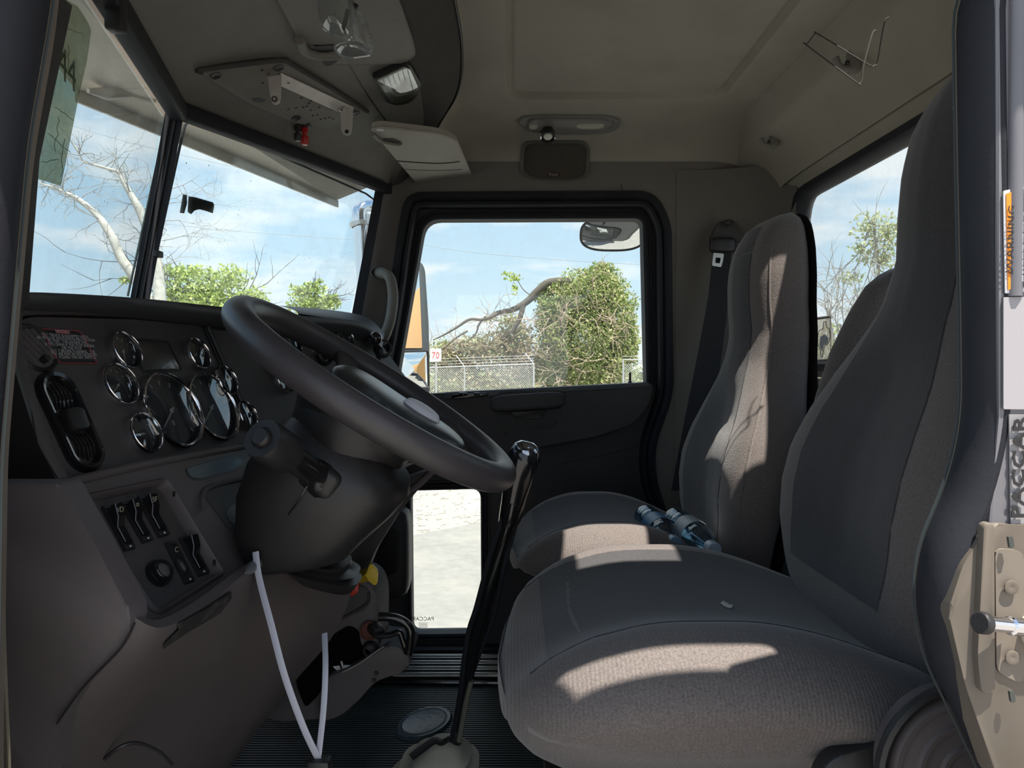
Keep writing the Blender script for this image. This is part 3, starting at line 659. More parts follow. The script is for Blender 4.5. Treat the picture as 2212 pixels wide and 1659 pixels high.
def quadc(q): return sum((PCp(*p, -.010) for p in q), Vector()) / 4
def rocker(q, mark, lever=True):
    c = quadc(q); a = PCp(*q[0], -.010); b = PCp(*q[1], -.010); d = PCp(*q[3], -.010)
    w, h = (b - a).length, (d - a).length; x = (b - a).normalized(); y = (a - d); y = (y - x * y.dot(x)).normalized(); n = PCp.n
    s = mk('rocker_switch', join(obox(c + n * .001, x, y, n, (w * 1.02, h, .004), .0015), loft([[c + x * (w * .5 * sx * k) + y * (h * .5 * sy * k) + n * z for sx, sy in ((-1, -1), (1, -1), (1, 1), (-1, 1))] for k, z in ((1.0, .002), (.96, .005), (.84, .005), (.82, .003))])), M_BLACK, sp_, angle=30)
    if lever:
        pr = [(-.36, .003), (-.34, .006), (0, .006), (.16, .013), (.40, .017), (.42, .013), (.34, .003)]
        L_ = [[c + x * (w * .36 * s_) + y * (h * t) + n * z for t, z in pr] for s_ in (-1, -.85, .85, 1)]
        mk('paddle', loft(L_, True, True), M_GLOSS, s, smooth=False)
        mk('paddle_edge', tube([c + x * (w * -.33) + y * (h * t) + n * (z + .0006) for t, z in pr[1:5]], .0007, 5), MATS.get('rocker_edge') or mat('rocker_edge', (.12, .12, .14), .3), s)
    if mark:
        mk('switch_symbol', text_bm(mark, .0095, c + y * (h * .27) + n * (.0152 if lever else .006), x, y + n * .5, .0003), mat('switch_print', (.42, .38, .28), .6), s, smooth=False)
    o = mk('indicator', ball(c - y * h * .44 + n * .005, .0014, n=8), M_OFFW, s)
rocker([(214, 1098), (237, 1094), (291, 1183), (268, 1194)], '≡D')
rocker([(256, 1088), (278, 1083), (327, 1166), (304, 1177)], '¤')
rocker([(293, 1077), (316, 1073), (360, 1152), (343, 1165)], '5F')
rocker([(383, 1165), (405, 1160), (447, 1237), (428, 1248)], None)
rocker([(352, 1177), (372, 1173), (418, 1253), (399, 1265)], 'C', False)
dc = PCp(390, 1224, -.006); mkd = mk('dimmer_wheel', ball((0, 0, 0), 1, (.005, .012, .007), 14), M_BLACK, sp_); mkd.data.transform(frame(dc, PCp.u, PCp.v, PCp.n))
kc = PCp(339, 1241, -.010)
kb = mk('round_switch', lathe([(.0165, 0), (.017, .004), (.0155, .007), (.014, .007), (.0135, .012), (.012, .0135), (.010, .0135), (.0095, .011), (0, .011)], kc, PCp.n, 28), M_GLOSS, sp_)
o = mk('switch_cap', lathe([(0, .0135), (.005, .0128), (.009, .011)], kc, PCp.n, 20), mat('cap_grey', (.10, .10, .10), .25), kb)
# ash tray slot, storage pockets
o = mk('ash_tray', plate(roundpoly(PCp.pts([(402, 1012), (500, 985), (527, 996), (508, 1012), (432, 1034), (414, 1030)], .0012), .006, 3), PCp.n, .002), mat('ash_tray_sky_tint', (.26, .34, .39), .12, metal=.55, coat=.8), dash, smooth=False)  # bluish lid colour stands in for reflected sky
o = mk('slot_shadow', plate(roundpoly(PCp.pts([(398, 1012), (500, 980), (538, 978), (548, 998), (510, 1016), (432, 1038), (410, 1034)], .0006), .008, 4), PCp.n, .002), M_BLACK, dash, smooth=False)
o = mk('storage_pocket', plate(roundpoly(PCp.pts([(440, 1068), (470, 1048), (560, 1030), (560, 1160), (520, 1175)], .0008), .010, 4), PCp.n, .002), M_DARKDOOR, dash, smooth=False)
o = mk('pocket_lip', tube(catmull(PCp.pts([(438, 1100), (440, 1064), (470, 1046), (556, 1028)], .002), 5), .0035, 8), M_DASH, dash)
o = mk('storage_pocket', plate(roundpoly(PCp.pts([(486, 1110), (500, 1092), (545, 1082), (545, 1150), (500, 1130)], .0012), .008, 4), PCp.n, .001), M_BLACK, dash, smooth=False)
o = mk('panel_clip', box(PCp(376, 1067, .003), (.003, .002, .007), 0), M_BLACK, dash); o = mk('panel_clip', box(PCp(463, 1215, .003), (.003, .002, .007), 0), M_BLACK, dash)
# dash end towards the driver's door
Ye = .655
o = mk('dash_end', plate(roundpoly(WP([(-300, 1046), (132, 1046), (210, 1185), (290, 1338), (262, 1400), (185, 1480), (125, 1565), (95, 1700), (-300, 1700)], Ye), [.01, .005, 0, .02, .02, 0, 0, .01, .01], 4), (0, -1, 0), .03, .004), M_DASH, dash, angle=30)
o = mk('dash_end_shade', plate(WP([(-300, 660), (22, 668), (30, 800), (80, 960), (130, 1052), (-300, 1052)], .775), (0, -1, 0), .008, .001), M_BLACK, dash, angle=30)  # black plate stands in for the shade on this end
# knee panel sweeping down from the fascia
kn = [[W(286, 1330, .66), W(350, 1356, .69), W(440, 1310, .78), W(530, 1238, .88), W(572, 1210, .96), W(650, 1228, 1.06), W(752, 1272, 1.16)],
      [W(262, 1395, .662), W(330, 1400, .70), W(430, 1355, .80), W(530, 1290, .90), W(585, 1265, .98), W(668, 1275, 1.08), W(755, 1292, 1.17)],
      [W(185, 1480, .665), W(270, 1480, .72), W(390, 1440, .84), W(510, 1390, .94), W(590, 1360, 1.02), W(670, 1365, 1.11), W(715, 1380, 1.19)],
      [W(124, 1565, .668), W(205, 1570, .74), W(320, 1550, .87), W(450, 1510, .98), W(540, 1480, 1.06), W(600, 1480, 1.13), W(622, 1490, 1.2)],
      [W(96, 1700, .67), W(150, 1720, .75), W(260, 1710, .88), W(380, 1690, .99), W(450, 1670, 1.07), W(490, 1660, 1.13), W(505, 1650, 1.2)]]
knee = mk('knee_panel', csurf(kn, 6, 6, .012), M_DASH, dash, angle=50)
o = mk('panel_seam', tube([p + Vector((0, -.001, 0)) for p in catmull(WP([(292, 1345), (262, 1400), (185, 1480), (125, 1562)], Ye - .002), 5)], .0012, 6), M_BLACK, dash)
T_KN = bvh_of(knee)
tp = []
for p in ((379, 1344), (440, 1312), (494, 1276), (494, 1290), (470, 1322), (400, 1362), (346, 1398), (354, 1384), (381, 1358)):
    tp.append(hit(T_KN, *p)[0])
kn_n = hit(T_KN, 430, 1335)[1]; tp = [p + kn_n * .004 for p in tp]
o = mk('torn_tape', plate(tp, kn_n, .0015), mat('torn_black_tape', (.014, .014, .014), .7, dirt=(.09, .08, .07), dscale=60, damt=.6), dash, smooth=False)
o = mk('knee_return', csurf([[r[-1], r[-1] + Vector((-.06, .06, 0)), r[-1] + Vector((-.3, .16, -.02))] for r in kn], 4, 4), M_DARKDOOR, dash)
o = mk('access_cover', tube(catmull([W(225, 1640, .80), W(262, 1612, .805), W(300, 1606, .82), W(345, 1625, .84), W(372, 1652, .85)], 5), .0022, 6), M_BLACK, dash)
o = mk('lower_rim', tube(catmull([W(530, 1238, .88), W(572, 1212, .955), W(650, 1230, 1.055), W(700, 1252, 1.11), W(750, 1270, 1.155)], 6), [.001, .004] + [.007] * 21 + [.004, .001], 10), mat('dash_rim_worn', (.12, .125, .135), .4, bump=.2, bscale=700), dash)
for px, py in ((5, 1180), (18, 1640)): pass
o = mk('end_bead', tube(WP([(2, 1190), (8, 1420), (20, 1700)], .56), .0022, 6), mat('bead_khaki', (.10, .09, .06), .6), dash)
# centre panel extras: control knob with dial print, placard, ignition, screw
kc = PB(697, 768, .004)
o = mk('control_ring', lathe([(.014, 0), (.023, 0), (.0235, .006), (.020, .010), (.018, .006), (.014, .003)], kc, PB.n, 30), M_BLACK, dash)
o = mk('control_disc', lathe([(0, .002), (.019, .002)], kc, PB.n, 24), M_OFFW, dash)
o = mk('control_knob', lathe([(.012, .002), (.0115, .016), (.010, .018), (0, .018)], kc, PB.n, 24), M_BLACK, dash)
pq = PB.pts([(690, 738), (752, 738), (765, 770), (704, 772)], .002)
pc_ = mk('placard', plate(pq, PB.n, .001), M_OFFW, dash, smooth=False)
for k in range(4): o = mk('placard_text', text_bm(('FOR USE ON CLUTCH', 'OFF HIGHWAY ONLY', 'DO NOT ENGAGE', 'ABOVE 25 MPH')[k], .0052, (pq[0] + pq[1]) / 2 + (pq[3] - pq[0]) * (.18 + .21 * k) + PB.n * .001, pq[1] - pq[0], pq[0] - pq[3], .0002), M_BLACK, pc_, smooth=False)
o = mk('ignition_switch', lathe([(0, .008), (.004, .008), (.005, .006), (.008, .006), (.008, 0)], PB(745, 789, .002), PB.n, 18), M_CHROME, dash)
o = mk('side_rim', tube(catmull(PB.pts([(752, 770), (768, 812), (775, 850)], .002), 4), .002, 6), M_DARKDOOR, dash)
# passenger end of the dash: eyebrow, ball and small lever heads
eb = catmull([PB(690, 676, .03), W(745, 690, 1.62), W(790, 716, 1.66), W(818, 745, 1.68), W(826, 800, 1.70)], 5)
o = mk('dash_wing', csurf([[W(600, 660, 1.9), W(700, 668, 1.95), W(790, 684, 1.98), W(830, 720, 2.0)], [PB(640, 672, .03), W(745, 690, 1.62), W(796, 716, 1.66), W(826, 748, 1.68)], [PB(640, 690, .0), W(745, 704, 1.64), W(790, 726, 1.68), W(822, 756, 1.70)]], 5, 4), mat('dash_hood_vinyl', (.045, .048, .052)), dash)
o = mk('wing_panel', plate([W(735, 700, 1.665), W(826, 750, 1.72), W(850, 900, 1.72), W(760, 830, 1.68)], (0.5, -1, .2), .02), M_PANEL, dash, smooth=False)
o = mk('warning_button', lathe([(0, .006), (.009, .006), (.010, .003), (.014, .003), (.014, 0)], W(783, 718, 1.665), (0.4, -1, .4), 18), M_GLOSS, dash)
o = mk('brake_lever_ball', join(ball(W(811, 731, 1.55), .0145, n=16), tube([W(811, 740, 1.55), W(822, 800, 1.6)], .005, 8)), M_GLOSS, dash)
o = mk('air_outlet', lathe([(.015, .004), (.021, .004), (.022, -.002), (.022, -.01)], W(828, 752, 1.66), (0.5, -1, .3), 20), M_BLACK, dash)
o = mk('accessory_plug', superbox(W(800, 815, 1.45), (.026, .02, .014), 4, 6), M_BLACK, dash)
for q in ((792, 813), (803, 811)): o = mk('plug_pin', ball(W(q[0], q[1], 1.43), .003, n=8), M_OFFW, dash)
# a lower beam that continues behind the column towards the passenger side
o = mk('lower_beam', plate(roundpoly([W(760, 1075, 1.42), W(930, 1015, 1.42), W(925, 1032, 1.42), W(860, 1110, 1.42), W(810, 1190, 1.42), W(790, 1240, 1.42), W(740, 1240, 1.42)], .01, 3), (0, -1, 0), .05, .006), M_DARKDOOR, dash, angle=30)
o = mk('lower_beam_edge', tube(catmull(WP([(850, 1080), (895, 1055), (935, 1018)], 1.415), 4), .007, 8), M_DASH, dash)
o = mk('under_dash', box((-.60, 1.86, CZ - .20), (.30, .50, .35), .03), M_BLACK, dash)
# ================================================================== steering column and wheel
a1 = Vector((-.838, 0, .545)).normalized(); a2 = Vector((0, 1, 0)); nW = Vector((.545, 0, .838)).normalized()
Cw = W(814, 848, 1.0)
colm = thing('steering_column', 'black steering column shroud with stalk under the steering wheel', 'steering column', tuple(W(700, 1180, 1.0)))
def ell(c, x, y, a, b, n=32, p=2.5):
    out = []; x, y = Vector(x), Vector(y)
    for k in range(n):
        t = 2 * math.pi * k / n; cc, ss = math.cos(t), math.sin(t); out.append(c + x * (a * math.copysign(abs(cc) ** (2 / p), cc)) + y * (b * math.copysign(abs(ss) ** (2 / p), ss)))
    return out
cax = (W(830, 905, 1.0) - W(655, 1190, 1.0)).normalized(); cx_ = a2.cross(cax).normalized()
secs = [(W(652, 1210, 1.0), .062, .060), (W(652, 1198, 1.0), .070, .07), (W(660, 1150, 1.0), .088, .085), (W(690, 1085, 1.0), .105, .098), (W(718, 1030, 1.0), .110, .10), (W(738, 985, 1.0), .100, .095), (W(750, 955, 1.0), .083, .082), (W(770, 930, 1.0), .066, .066)]
xh = Vector((1, 0, .12)).normalized()
o = mk('shroud', loft([ell(c, (xh * (1 - i / 7) + cx_ * (i / 7) * (1 if cx_.x > 0 else -1)).normalized(), a2, a, b, 36, 3) for i, (c, a, b) in enumerate(secs)], True, True), M_BLACK, colm, angle=60)
o = mk('shroud_seam', tube([W(693, 1000, .89), W(640, 1090, .895), W(570, 1180, .93)], .0012, 5), M_GLOSS, colm)
o = mk('hub_collar', loft([ell(Cw - nW * d, a1, a2, r, r, 36, 2) for d, r in ((.13, .060), (.12, .075), (.06, .088), (.035, .085))], True, True), M_BLACK, colm, angle=60)
bt = [(W(650, 1190, 1.02), .072), (W(672, 1206, 1.03), .058), (W(680, 1214, 1.03), .066), (W(690, 1226, 1.04), .050), (W(696, 1234, 1.04), .058), (W(706, 1262, 1.05), .040)]
o = mk('column_boot', loft([ell(c, Vector((1, 0, -.25)).normalized(), a2, r, r * .8, 28, 3) for c, r in bt], True, True), M_BLACK, colm, angle=70)
# turn signal stalk, pointing at the door
s0, s1 = W(706, 1040, .93), W(566, 946, .80); sd_ = (s1 - s0).normalized()
st = mk('signal_stalk', lathe([(.030, -.01), (.028, .02), (.020, .03), (.0165, .05), (.0175, .10), (.0185, (s1 - s0).length - .05), (0, (s1 - s0).length - .05)], s0, sd_, 28), M_GLOSS, colm)
LL = (s1 - s0).length
o = mk('stalk_knob', lathe([(.0225, LL - .055), (.0245, LL - .05), (.0245, LL - .006), (.0225, LL), (.013, LL), (.0125, LL - .001), (.0115, LL - .001), (.011, LL + .004), (.009, LL + .006), (0, LL + .006)], s0, sd_, 32), M_BLACK, st)
o = mk('stalk_root', superbox(W(700, 1030, .925), (.028, .03, .022), 4, 8, axes=(a1, a2, a1.cross(a2))), M_BLACK, st)
wheel = thing('steering_wheel', 'black four spoke steering wheel with oval badge on worn horn pad', 'steering wheel', tuple(Cw))
Rw, rw = .211, .0200
tilt = a2
ringp_ = []
for k in range(96):
    t = 2 * math.pi * k / 96; ringp_.append(Cw + a1 * (Rw * math.cos(t)) + a2 * (Rw * math.sin(t)))
rim = mk('rim', tube(ringp_, rw, 20, closed=True), M_WHEEL, wheel)
# four spokes as dished arms
for ang in (125, 235, 180, 60, 300):
    t = math.radians(ang); d = a1 * math.cos(t) + a2 * math.sin(t); e = nW.cross(d)
    wd = .026 if ang != 180 else .030
    pr = [(.05, -.034, wd * 1.3), (.09, -.030, wd * 1.1), (.14, -.018, wd * .9), (.18, -.006, wd * .8), (.205, -.001, wd * .9)]
    if ang in (60, 300): pr = [(a, b, c * .9) for a, b, c in pr]
    o = mk('spoke', loft([ell(Cw + d * r + nW * h, e, nW, w, .008, 16, 3) for r, h, w in pr], True, True), M_WHEEL, wheel)
Hp_ = Cw - a1 * .040 - nW * .014
def padfn(P, s):
    k = max(0, -s[0]) ; P = Vector(P); P.y *= (1 - .28 * k) ; P.z += -.010 * (s[0] ** 2) ; return P
pad = mk('horn_pad', superbox(Hp_ - nW * .004, (.108, .086, .030), 2.8, 16, padfn, axes=(a1, a2, a1.cross(a2))), M_PAD, wheel)
bc = Hp_ - a1 * .028 + nW * .0300
bd = mk('badge', lathe([(0, .006), (.5, .005), (.85, .003), (1, -.004)], (0, 0, 0), (0, 0, 1), 30), mat('badge_silver', (.75, .73, .78), .45), pad); bnn = (nW + Vector((0, -.30, 0))).normalized(); bd.data.transform(frame(bc - a2 * .010, a1, bnn.cross(a1), bnn) @ Matrix.Diagonal((.030, .017, 1, 1)))
o = mk('hub_underside', loft([ell(Cw - nW * d, a1, a2, r, r * .9, 32, 2.3) for d, r in ((.085, .055), (.07, .085), (.045, .095), (.02, .085))], True, True), M_BLACK, wheel)
for yy in (-.055, .055): o = mk('thumb_switch', superbox(Cw - a1 * .10 + a2 * yy - nW * .008, (.020, .014, .010), 3, 6, axes=(a1, a2, a1.cross(a2))), M_GLOSS, wheel)
# ================================================================== seats
def interp(tab, z):
    if z >= tab[0][0]: return tab[0][1:]
    for a, b in zip(tab, tab[1:]):
        if z >= b[0]:
            t = (a[0] - z) / (a[0] - b[0]); t2 = t
            return [p + (q - p) * t2 for p, q in zip(a[1:], b[1:])]
    return tab[-1][1:]
SEC = [(.320, .585, .595, .030), (.308, .550, .602, .066), (.28, .514, .607, .098), (.235, .492, .610, .116), (.18, .485, .612, .122), (.12, .486, .612, .122), (.06, .492, .614, .124), (.00, .482, .608, .138), (-.05, .462, .598, .164), (-.10, .438, .588, .196), (-.16, .412, .572, .226), (-.22, .394, .552, .243), (-.28, .388, .532, .245), (-.34, .392, .515, .238), (-.42, .410, .505, .212), (-.50, .440, .500, .17)]
def seat(name, label, yc, dz, lean, cush, near_slope, tall, dx=0.0):
    t = thing(name, label, 'seat', (.25, yc, 0))
    def X(z, x): return x + lean * (z + .28) + dx
    n = 44; zs = np.linspace(SEC[0][0], SEC[-1][0], 46); loops = []; seam1, seam2, seam3, seam4 = [], [], [], []
    for z in zs:
        xf_, xr, hw = interp(SEC, z); z2 = z + dz + (tall * max(0, z) if tall else 0)
        low = sm((-.02 - z) / .12) * sm((z + .40) / .08); hd = 1 - sm((.02 - z) / .1)
        lp_ = []
        for k in range(n):
            a = 2 * math.pi * k / n; c, s = math.cos(a), math.sin(a); p = 3.4
            u = math.copysign(abs(c) ** (2 / p), c); w = math.copysign(abs(s) ** (2 / p), s)
            x = (xf_ + xr) / 2 - u * (xr - xf_) / 2; y = w * hw
            if u > .2:                       # front face: wings forward, centre dished
                q = abs(w); x += .030 * low * math.exp(-((q - .0) / .62) ** 2) * u
                x += (.012 * hd) * math.exp(-((q) / .5) ** 2) * u * -1
            lp_.append(V(X(z, x), yc + y, z2))
        loops.append(lp_)
        for lst, q in ((seam1, -.62), (seam2, .62)):
            lst.append(V(X(z, xf_ + .006 + .030 * low * math.exp(-(q / .62) ** 2)), yc + q * hw, z2))
        for lst, q in ((seam3, -1), (seam4, 1)): lst.append(V(X(z, xf_ + (xr - xf_) * .30), yc + q * hw * .985, z2))
    back = mk('backrest', loft(loops, True, True), M_FABB, t, angle=80)
    tr = bvh_of(back)
    def onb(p, dirn, off=.0006):
        l, nn, i, d = tr.ray_cast(Vector(p) - Vector(dirn) * .3, Vector(dirn)); return (l - Vector(dirn) * off) if l else None
    for q in (-.60, .60):
        pts = []
        for z in np.linspace(.25, -.37, 24):
            hw = interp(SEC, z)[2]; r = onb(V(X(z, .45), yc + q * hw, z + dz + (tall * max(0, z) if tall else 0)), (1, 0, 0), -.0004)
            if r: pts.append(r)
        mk('seam', tube(pts, .0012, 6), M_FABC, back)
    for s in (-1, 1):
        pts = []
        for z in np.linspace(.24, -.36, 22):
            xf_, xr, hw = interp(SEC, z); r = onb(V(X(z, xf_ + (xr - xf_) * .22), yc + s * hw * 1.5, z + dz + (tall * max(0, z) if tall else 0)), (0, -s, 0), -.0004)
            if r: pts.append(r)
        if len(pts) > 3: mk('piping', tube(catmull(pts, 2), .0028, 6), M_FAB, back)
    # centre insert of the backrest (smooth grey cloth between the wings)
    rows = []
    for z in np.linspace(.285, -.385, 30):
        xf_, xr, hw = interp(SEC, z); r = []
        for q in np.linspace(-.60, .60, 13):
            h = onb(V(X(z, .3), yc + q * hw, z + dz + (tall * max(0, z) if tall else 0)), (1, 0, 0), .0014)
            r.append(h if h else None)
        if all(r): rows.append(r)
    mk('centre_insert', loft(rows, closed=False), M_FABC, back, angle=80)
    mk('back_shell', loft([[p + Vector((.012 if i in range(n) else 0, 0, 0)) for i, p in enumerate(l) if True] for l in [[(Vector((max(q.x, min(v.x for v in lo) * .12 + max(v.x for v in lo) * .88), q.y, q.z))) for q in lo] for lo in loops]], True, True), M_BLACK, t, angle=80)
    # cushion
    cx, hx, cyy, hy, zt, hz = cush
    def fn(P, s):
        P = Vector(P); u, w = s[0], s[1]
        if s[2] > 0:
            P.z += .016 * math.exp(-((abs(w) - .72) / .22) ** 2) * (1 - .5 * sm((u - .2) / .6)) - .008 * math.exp(-(w / .45) ** 2)
            P.z -= .045 * sm((-u - .25) / .8) ** 1.5 + .055 * sm((u + .1) / 1.0)
            P.z += near_slope * sm((-w - .25) / .6)
        if s[2] < .35 and w < 0: P.y += .085 * sm((.45 - s[2]) / 1.2) * -w
        P.x += .018 * (1 - abs(w)) * (-1 if u < -.6 else 0)
        return P
    cu = mk('cushion', superbox(V(cx, cyy, zt - hz), (hx, hy, hz), 4.2, (26, 26, 12), fn), M_FAB, t, angle=80)
    tc_ = bvh_of(cu)
    def down(x, y, off=.0012):
        l, nn, i, d = tc_.ray_cast(V(x, y, zt + .3), Vector((0, 0, -1))); return l + Vector((0, 0, off)) if l else None
    ins = []
    for x in np.linspace(cx - hx * .84, cx + hx * .93, 20):
        r = [down(x, cyy + q * hy) for q in np.linspace(-.58, .60, 15)]
        if all(r): ins.append(r)
    mk('centre_insert', loft(ins, closed=False), M_FABC, cu, angle=80)
    for q in (-.585, .605):
        pts = [down(x, cyy + q * hy, .0) for x in np.linspace(cx - hx * .92, cx + hx * .92, 24)]; pts = [p for p in pts if p]
        mk('seam', tube(pts, .0012, 6), M_FABC, cu)
    # base
    mk('seat_pan', superbox(V(cx + .02, cyy, zt - 2 * hz - .015), (hx * .92, hy * .92, .022), 8, 6), M_BLACK, t)
    for s in (-1, 1):
        mk('slide_rail', box((cx + .03, cyy + s * hy * .62, CZ + zt - 2 * hz - .045), (hx * 1.7, .035, .025), .004), M_BLACK, t)
    zb = CZ + zt - 2 * hz - .06
    mk('pedestal', box((cx + .06, cyy, zb / 2), (.30, .30, zb), .03), M_BLACK, t)
    return t, back, cu
pseat, pback, pcush = seat('seat', 'mauve cloth passenger seat with sunlit side bolster, beside the far door', 1.57, .0, .0, (.245, .232, 1.58, .245, -.335, .065), .0, 0, .012)
dseat, dback, dcush = seat('seat', 'large grey cloth driver seat in the foreground beside the black pillar seal', .99, .080, .10, (.288, .290, .985, .282, -.318, .095), .012, .12, .050)
# folded-up armrest on the inner side of the driver's seat
ar = mk('armrest', csurf([[0]], 1, 1) if False else loft([ell(V(x, 1.285, z), Vector((1, 0, .3)).normalized(), (0, 1, 0), a, .034, 20, 2.6) for x, z, a in ((.700, .170, .008), (.690, .163, .022), (.675, .145, .034), (.655, .10, .045), (.628, .03, .052), (.605, -.05, .054), (.588, -.12, .052), (.575, -.19, .05))], True, True), M_FAB, dseat, angle=70)
# suspension shield on the near lower corner of the driver's seat
kc = W(2092, 1668, .66)
o = mk('recline_cover', lathe([(.075, -.03), (.075, 0), (.071, .005), (.066, .005), (.064, .002), (.052, .004), (.050, .007), (.046, .007), (.044, .003), (.030, .004), (.028, .007), (.024, .007), (.022, .004), (0, .005)], kc, (0, -1, 0), 48), M_DASH, dseat)
o = mk('cover_rim', tube([kc + Vector((math.cos(t) * .084, -.002, math.sin(t) * .084)) for t in [2 * math.pi * k / 40 for k in range(40)]], .006, 8, closed=True), M_BLACK, dseat)
o = mk('side_guard', plate(roundpoly([W(1760, 1700, .70), W(1790, 1640, .70), W(1930, 1600, .70), W(2060, 1500, .70), W(2100, 1500, .70), W(2300, 1800, .70)], .02, 4), (0, -1, 0), .02, .004), M_BLACK, dseat)
o = mk('wing_bolt', tube([W(1712, 1290, 1.2), W(1748, 1272, 1.22)], .0022, 6), M_ALU, dseat)
# paper scrap on the cushion
tcu = bvh_of(dcush); T = []
for p in ((1556, 1308), (1562, 1303), (1575, 1311), (1583, 1312), (1580, 1319), (1570, 1317), (1563, 1314)): T.append(hit(tcu, *p, .0035)[0])
sc_ = mk('paper_scrap', plate(T, hit(tcu, 1568, 1310)[1], .0006), M_OFFW, smooth=False); tag(sc_, 'tiny torn scrap of white paper lying on the driver seat cushion', 'scrap')
# ================================================================== water bottles
M_PET = glass('bottle_plastic', (.62, .78, .88), .05, 3.0, (.4, .55, .65))
def bottle(p0, d, label, capc, lblc, s=1.0):
    d = Vector(d).normalized(); t = thing('water_bottle', label, 'bottle', tuple(p0), 'water bottles on the passenger seat')
    pr = [(0, .004), (.022, 0), (.030, .006), (.031, .03), (.0295, .034), (.031, .040), (.031, .06), (.0295, .064), (.031, .068), (.031, .125), (.0295, .13), (.030, .14), (.026, .160), (.016, .185), (.0125, .195), (.0125, .20)]
    mk('body', lathe([(r * s, h * s) for r, h in pr], p0, d, 26), M_PET, t)
    mk('wrapper', lathe([(.0318 * s, .072 * s), (.0322 * s, .08 * s), (.0322 * s, .118 * s), (.0318 * s, .124 * s)], p0, d, 26), mat('wrapper_' + label.split()[0], lblc, .4), t)
    mk('water', lathe([(0, .006), (.028 * s, .008 * s), (.029 * s, .13 * s), (.02 * s, .155 * s), (0, .157 * s)], p0, d, 18), glass('water', (.70, .84, .90), .0, 1.5), t)
    mk('cap', lathe([(.0145 * s, .192 * s), (.015 * s, .196 * s), (.015 * s, .211 * s), (.013 * s, .213 * s), (0, .213 * s)], p0, d, 20), mat('cap_' + label.split()[0], capc, .35), t)
    return t
zb_ = -.283
bottle(W(1442, 1128, 1.60), W(1505, 1212, 1.40) - W(1442, 1128, 1.60) + Vector((0, 0, -.0)), 'bluish clear water bottle lying nearer the seat back with its white cap in view', (.50, .58, .66), (.20, .26, .32), 1.0) if False else None
b1 = bottle(V(.352, 1.53, -.345), (.14, -1.0, -.05), 'crumpled clear water bottle lying closest to the passenger seat back', (.38, .46, .55), (.34, .38, .42), .98)
b2 = bottle(V(.296, 1.57, -.345), (.12, -1.0, -.06), 'blue labelled clear water bottle lying farther from the passenger seat back', (.16, .26, .36), (.06, .20, .36), .92)
# ================================================================== gear lever
gs = thing('gear_shifter', 'long black gear lever with chrome topped knob and pale floor boot', 'gear lever', tuple(WZ(950, 1610, -.945)))
k0, k1 = W(1105, 1105, 1.36), W(1132, 985, 1.36); kd = (k1 - k0).normalized(); kx = Vector((1, 0, .2)); kx = (kx - kd * kx.dot(kd)).normalized()
secs = [(k0, .022), (k0.lerp(k1, .35), .026), (k0.lerp(k1, .55), .0295), (k0.lerp(k1, .9), .031), (k0.lerp(k1, 1.05), .030), (k0.lerp(k1, 1.18), .023), (k0.lerp(k1, 1.26), .012)]
o = mk('knob', loft([ell(c, kx, (0, 1, 0), r, r * .92, 28, 2.4) for c, r in secs], True, True), M_GLOSS, gs, angle=70)
top = k0.lerp(k1, 1.12)
o = mk('knob_crest', loft([ell(top + kd * h + kx * sx, kx, (0, 1, 0), a, b, 24, 2.2) for h, sx, a, b in ((-.018, .004, .0295, .0275), (-.002, .003, .0285, .027), (.008, .001, .024, .023), (.0155, 0, .012, .012))], False, True), mat('polished_black_chrome', (.35, .36, .40), .12, metal=1), gs, angle=70)
sA = [W(1108, 1100, 1.36), W(1080, 1190, 1.375), W(1040, 1330, 1.41), W(1012, 1450, 1.45), W(995, 1540, 1.48), W(982, 1618, 1.50)]
o = mk('lever_shaft', tube(catmull(sA, 5), [.016 - .004 * (k / 25) for k in range(26)], 14), M_GLOSS, gs)
sB = [W(1092, 1105, 1.35), W(1062, 1190, 1.36), W(1030, 1310, 1.39), W(1014, 1360, 1.41), W(1002, 1430, 1.43), W(992, 1520, 1.46), W(975, 1600, 1.49)]
o = mk('air_hose', tube(catmull(sB, 5), .0055, 8), M_RUBBER, gs)
sC = [W(1120, 1110, 1.37), W(1092, 1210, 1.37), W(1066, 1330, 1.40), W(1040, 1400, 1.43), W(1022, 1450, 1.46)]
o = mk('air_hose', tube(catmull(sC, 5), .005, 8), M_RUBBER, gs)
o = mk('bare_shaft', tube(catmull([W(1018, 1470, 1.445), W(1004, 1530, 1.46), W(992, 1600, 1.48)], 4), .006, 10), mat('worn_steel', (.32, .30, .24), .4, metal=.5), gs)
o = mk('collar', tube([W(1110, 1085, 1.36), W(1102, 1118, 1.36), W(1096, 1135, 1.362)], [.0245, .022, .018], 16), M_GLOSS, gs)
bt0 = WZ(945, 1640, -.945); bt0.y = 1.52; bt0 = V(bt0.x, 1.52, -.945); topb = W(962, 1605, 1.50)
o = mk('boot', loft([ell(bt0.lerp(topb, h), (1, 0, 0), (0, 1, 0), a, b, 30, 3) for h, a, b in ((0, .12, .13), (.3, .10, .11), (.55, .075, .085), (.62, .085, .09), (.70, .060, .07), (.80, .063, .07), (.88, .046, .055), (1.0, .034, .04), (1.06, .014, .016))], False, True), mat('boot_sunlit_leather', (.62, .55, .43), .7, var=.1, bump=.4, bscale=60), gs, angle=80)  # beige boot, colour brightened to look sunlit
o = mk('boot_clip', tube(catmull([W(888, 1636, 1.44), W(912, 1618, 1.44), W(938, 1600, 1.44), W(955, 1604, 1.44), W(970, 1596, 1.45)], 5), .008, 8, flat=(0, 0, 1)), M_BLACK, gs)
